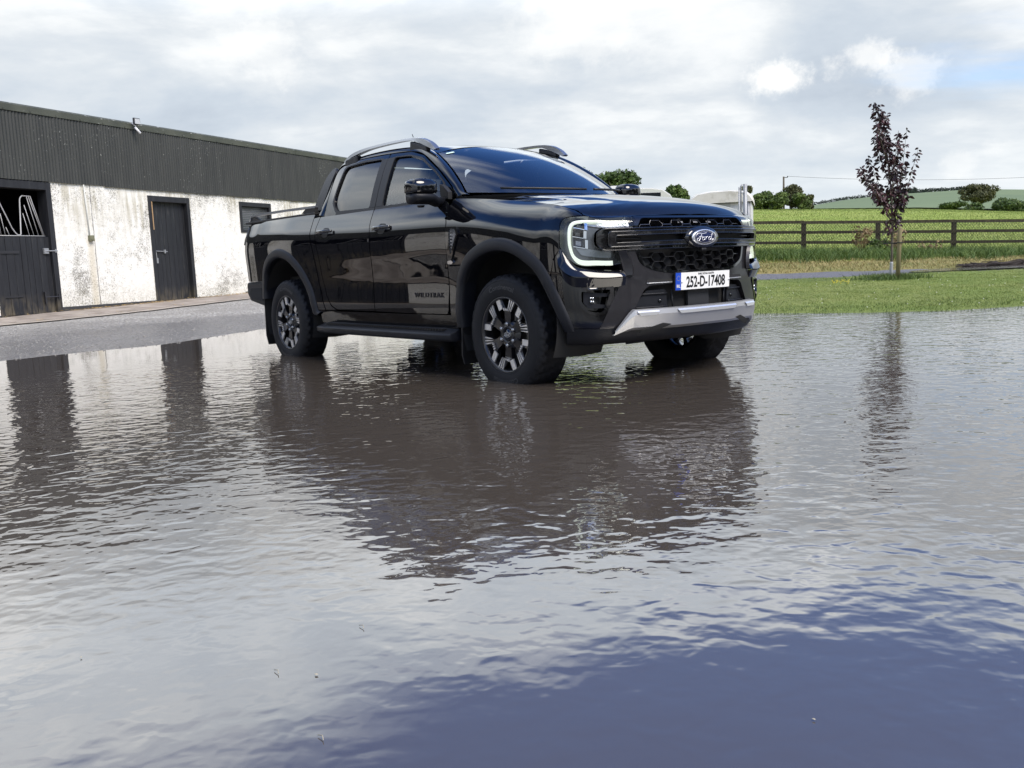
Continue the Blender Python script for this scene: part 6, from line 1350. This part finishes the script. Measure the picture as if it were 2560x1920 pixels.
mb = MB(); tube(mb, [(.80, -.06, .5), (.80, -.06, 2.2)], .03, 8); tube(mb, [(-.86, -.05, .5), (-.86, -.05, 2.15)], .025, 8); box(mb, -.88, .88, -.05, 0, .40, .50); mb.build('frame', m_galv, ht)
mb = MB(); box(mb, .70, .86, -.08, -.05, .70, .95); mb.build('tail_light', mat('dull_red', (.2, .03, .03), .4), ht, smooth=False)
for y in (1.1, 1.85):
    wh = MB(); lathe(wh, [(.18, -.09), (.31, -.09), (.33, -.04), (.33, .04), (.31, .09), (.18, .09)], 24, 'y', (0, 0, 0)); wh.tf(lambda V: np.array(V)[:, [1, 0, 2]]+[.86, 0, 0]); wo = wh.build('wheel', m_rubber, ht); wo.location = (0, y, .33)
# galvanised gate post frame beside the trailer
gx, gy, gz_ = at3(25.5, 1872); gt = empty('gate', (gx, gy, gz_), math.atan2(Rh[1], Rh[0])); tag(gt, 'open galvanised yard gate seen end on beside the horse trailer', 'gate')
mb = MB(); tube(mb, [(0, 0, 0), (0, 0, 2.35)], .055, 10); mb.build('post', m_galv, gt)
mb = MB(); tube(mb, [(-.14, -.1, .5), (-.14, -.1, 2.28), (-.10, -.1, 2.34)], .022, 8); tube(mb, [(-.14, -.1, 2.1), (0, 0, 2.15)], .02, 6); tube(mb, [(-.14, -.1, 1.2), (0, 0, 1.2)], .02, 6); tube(mb, [(-.24, -.3, .5), (-.24, -.3, 2.25)], .018, 8); mb.build('gate_frame', m_galv, gt)
mb = MB(); lathe(mb, [(0, -.06), (.10, -.05), (.13, 0), (.10, .05), (0, .06)], 18, 'y', (0, 0, 0)); mb.tf(lambda V: np.array(V)*[.9, 1, 2.2]+[.05, -.1, 1.0]); mb.build('latch_cover', mat('dull_grey', (.25, .25, .24), .6), gt)
mb = MB(); box(mb, -.05, .12, -.15, .1, .02, .62); mb.build('foot_block', m_under, gt, smooth=False, bevel=.02)
# camper behind the bonnet
cx_, cy_, cz_ = at3(46, 1618); cz_ += .03; cv = empty('camper_van', (cx_, cy_, cz_), math.atan2(Rh[1], Rh[0])+R(6)); tag(cv, 'white camper van with roof hatch and dark windows beyond the bonnet', 'camper van')
def vb(pts, y0, y1): mb = MB(); prism(mb, pts, y0, y1, lambda p, q, t_: (p, t_, q)); return mb
vb([(-1.65, .35), (1.9, .35), (1.9, 1.5), (1.45, 2.25), (1.05, 2.52), (.55, 2.60), (-1.5, 2.66), (-1.65, 2.55)], 0, 2.1).build('body', mat('camper_white', (.46, .46, .44), .35), cv, smooth=False, bevel=.06, seg=3)
vb([(-1.45, 2.66), (-.85, 2.66), (-.82, 2.76), (-.95, 2.80), (-1.35, 2.80), (-1.47, 2.74)], .6, 1.4).build('roof_hatch', mat('hatch_white', (.55, .55, .52), .4), cv, smooth=False, bevel=.02)
for a, b_ in ((-1.5, -.42), (-.30, .95)):
    vb([(a, 2.05), (b_, 2.05), (b_, 2.36), (a, 2.36)], -.02, 0).build('window', mat('dark_glass', (.012, .014, .018), .08), cv, smooth=False)
for x in (-1.0, 1.2):
    mb = MB(); lathe(mb, [(0, -.1), (.2, -.1), (.33, -.09), (.34, 0), (.33, .1), (0, .1)], 24, 'y', (x, .12, .34)); mb.build('wheel', m_rubber, cv)
# hedge and trees outside the frame that the nose and flank mirror
for i, (x, y, h, w_, ad) in enumerate([(13, 15, 8, 8, 'second'), (18, 10, 9, 8, 'tallest'), (21, 4, 8, 8, 'fourth'), (8.5, 20, 8, 7, 'first'), (22, -3, 8, 8, 'last')]):
    rt = empty('leafy_tree', (x, y, gz(x, y))); tag(rt, ad+' dark broad tree in the row beyond the water, outside the picture', 'tree', 'trees around the yard beyond the picture'); lobes = [(random.uniform(-.3, .3)*w_, random.uniform(-.3, .3)*w_, h*random.uniform(.18, .8), w_*.3, w_*.3, h*.24) for _ in range(12)]
    mb = MB(); tube(mb, [(0, 0, -.3), (0, 0, h*.7)], [.25, .1], 8); mb.build('trunk', m_bark, rt); leafcloud('crown', lobes, 3000, .55, m_lf1, rt, 200+i)
# floating bits on the water
for i, (px, py, lab) in enumerate([(692, 1683, 'short pale straw floating in the near water'), (791, 1689, 'small pale leaf floating in the near water'), (203, 1646, 'tiny white petal floating at the left of the water'), (2035, 1802, 'tiny pale speck floating at the lower right'), (803, 1848, 'thin pale twig floating near the lower edge'), (905, 1570, 'small forked bit of straw on the calm water')]):
    d = Fv*2305.7+R2*(px-1280)-U2*(py-960); t_ = -CAM[2]/d[2]; p = CAM+d*t_; mb = MB(); s_ = .006 if 'leaf' in lab else .0035
    if 'straw' in lab or 'twig' in lab: tube(mb, [(-.012, 0, .003), (0, .003, .006), (.012, -.002, .004)], .0008, 5)
    else:
        rr_ = random.Random(i); n = 9; V = [(s_*math.cos(a)*rr_.uniform(.6, 1.2), s_*.6*math.sin(a)*rr_.uniform(.6, 1.2), .003) for a in np.linspace(0, 6.283, n+1)[:-1]]+[(0, 0, .005)]; mb.add(V, [(i_, (i_+1) % n, n) for i_ in range(n)])
    o = mb.build('floating_debris', mat('pale_debris', (.32, .29, .22), .7) if i == 0 else bpy.data.materials['pale_debris']); o.location = (p[0], p[1], 0); tag(o, lab, 'debris', 'bits floating on the water')
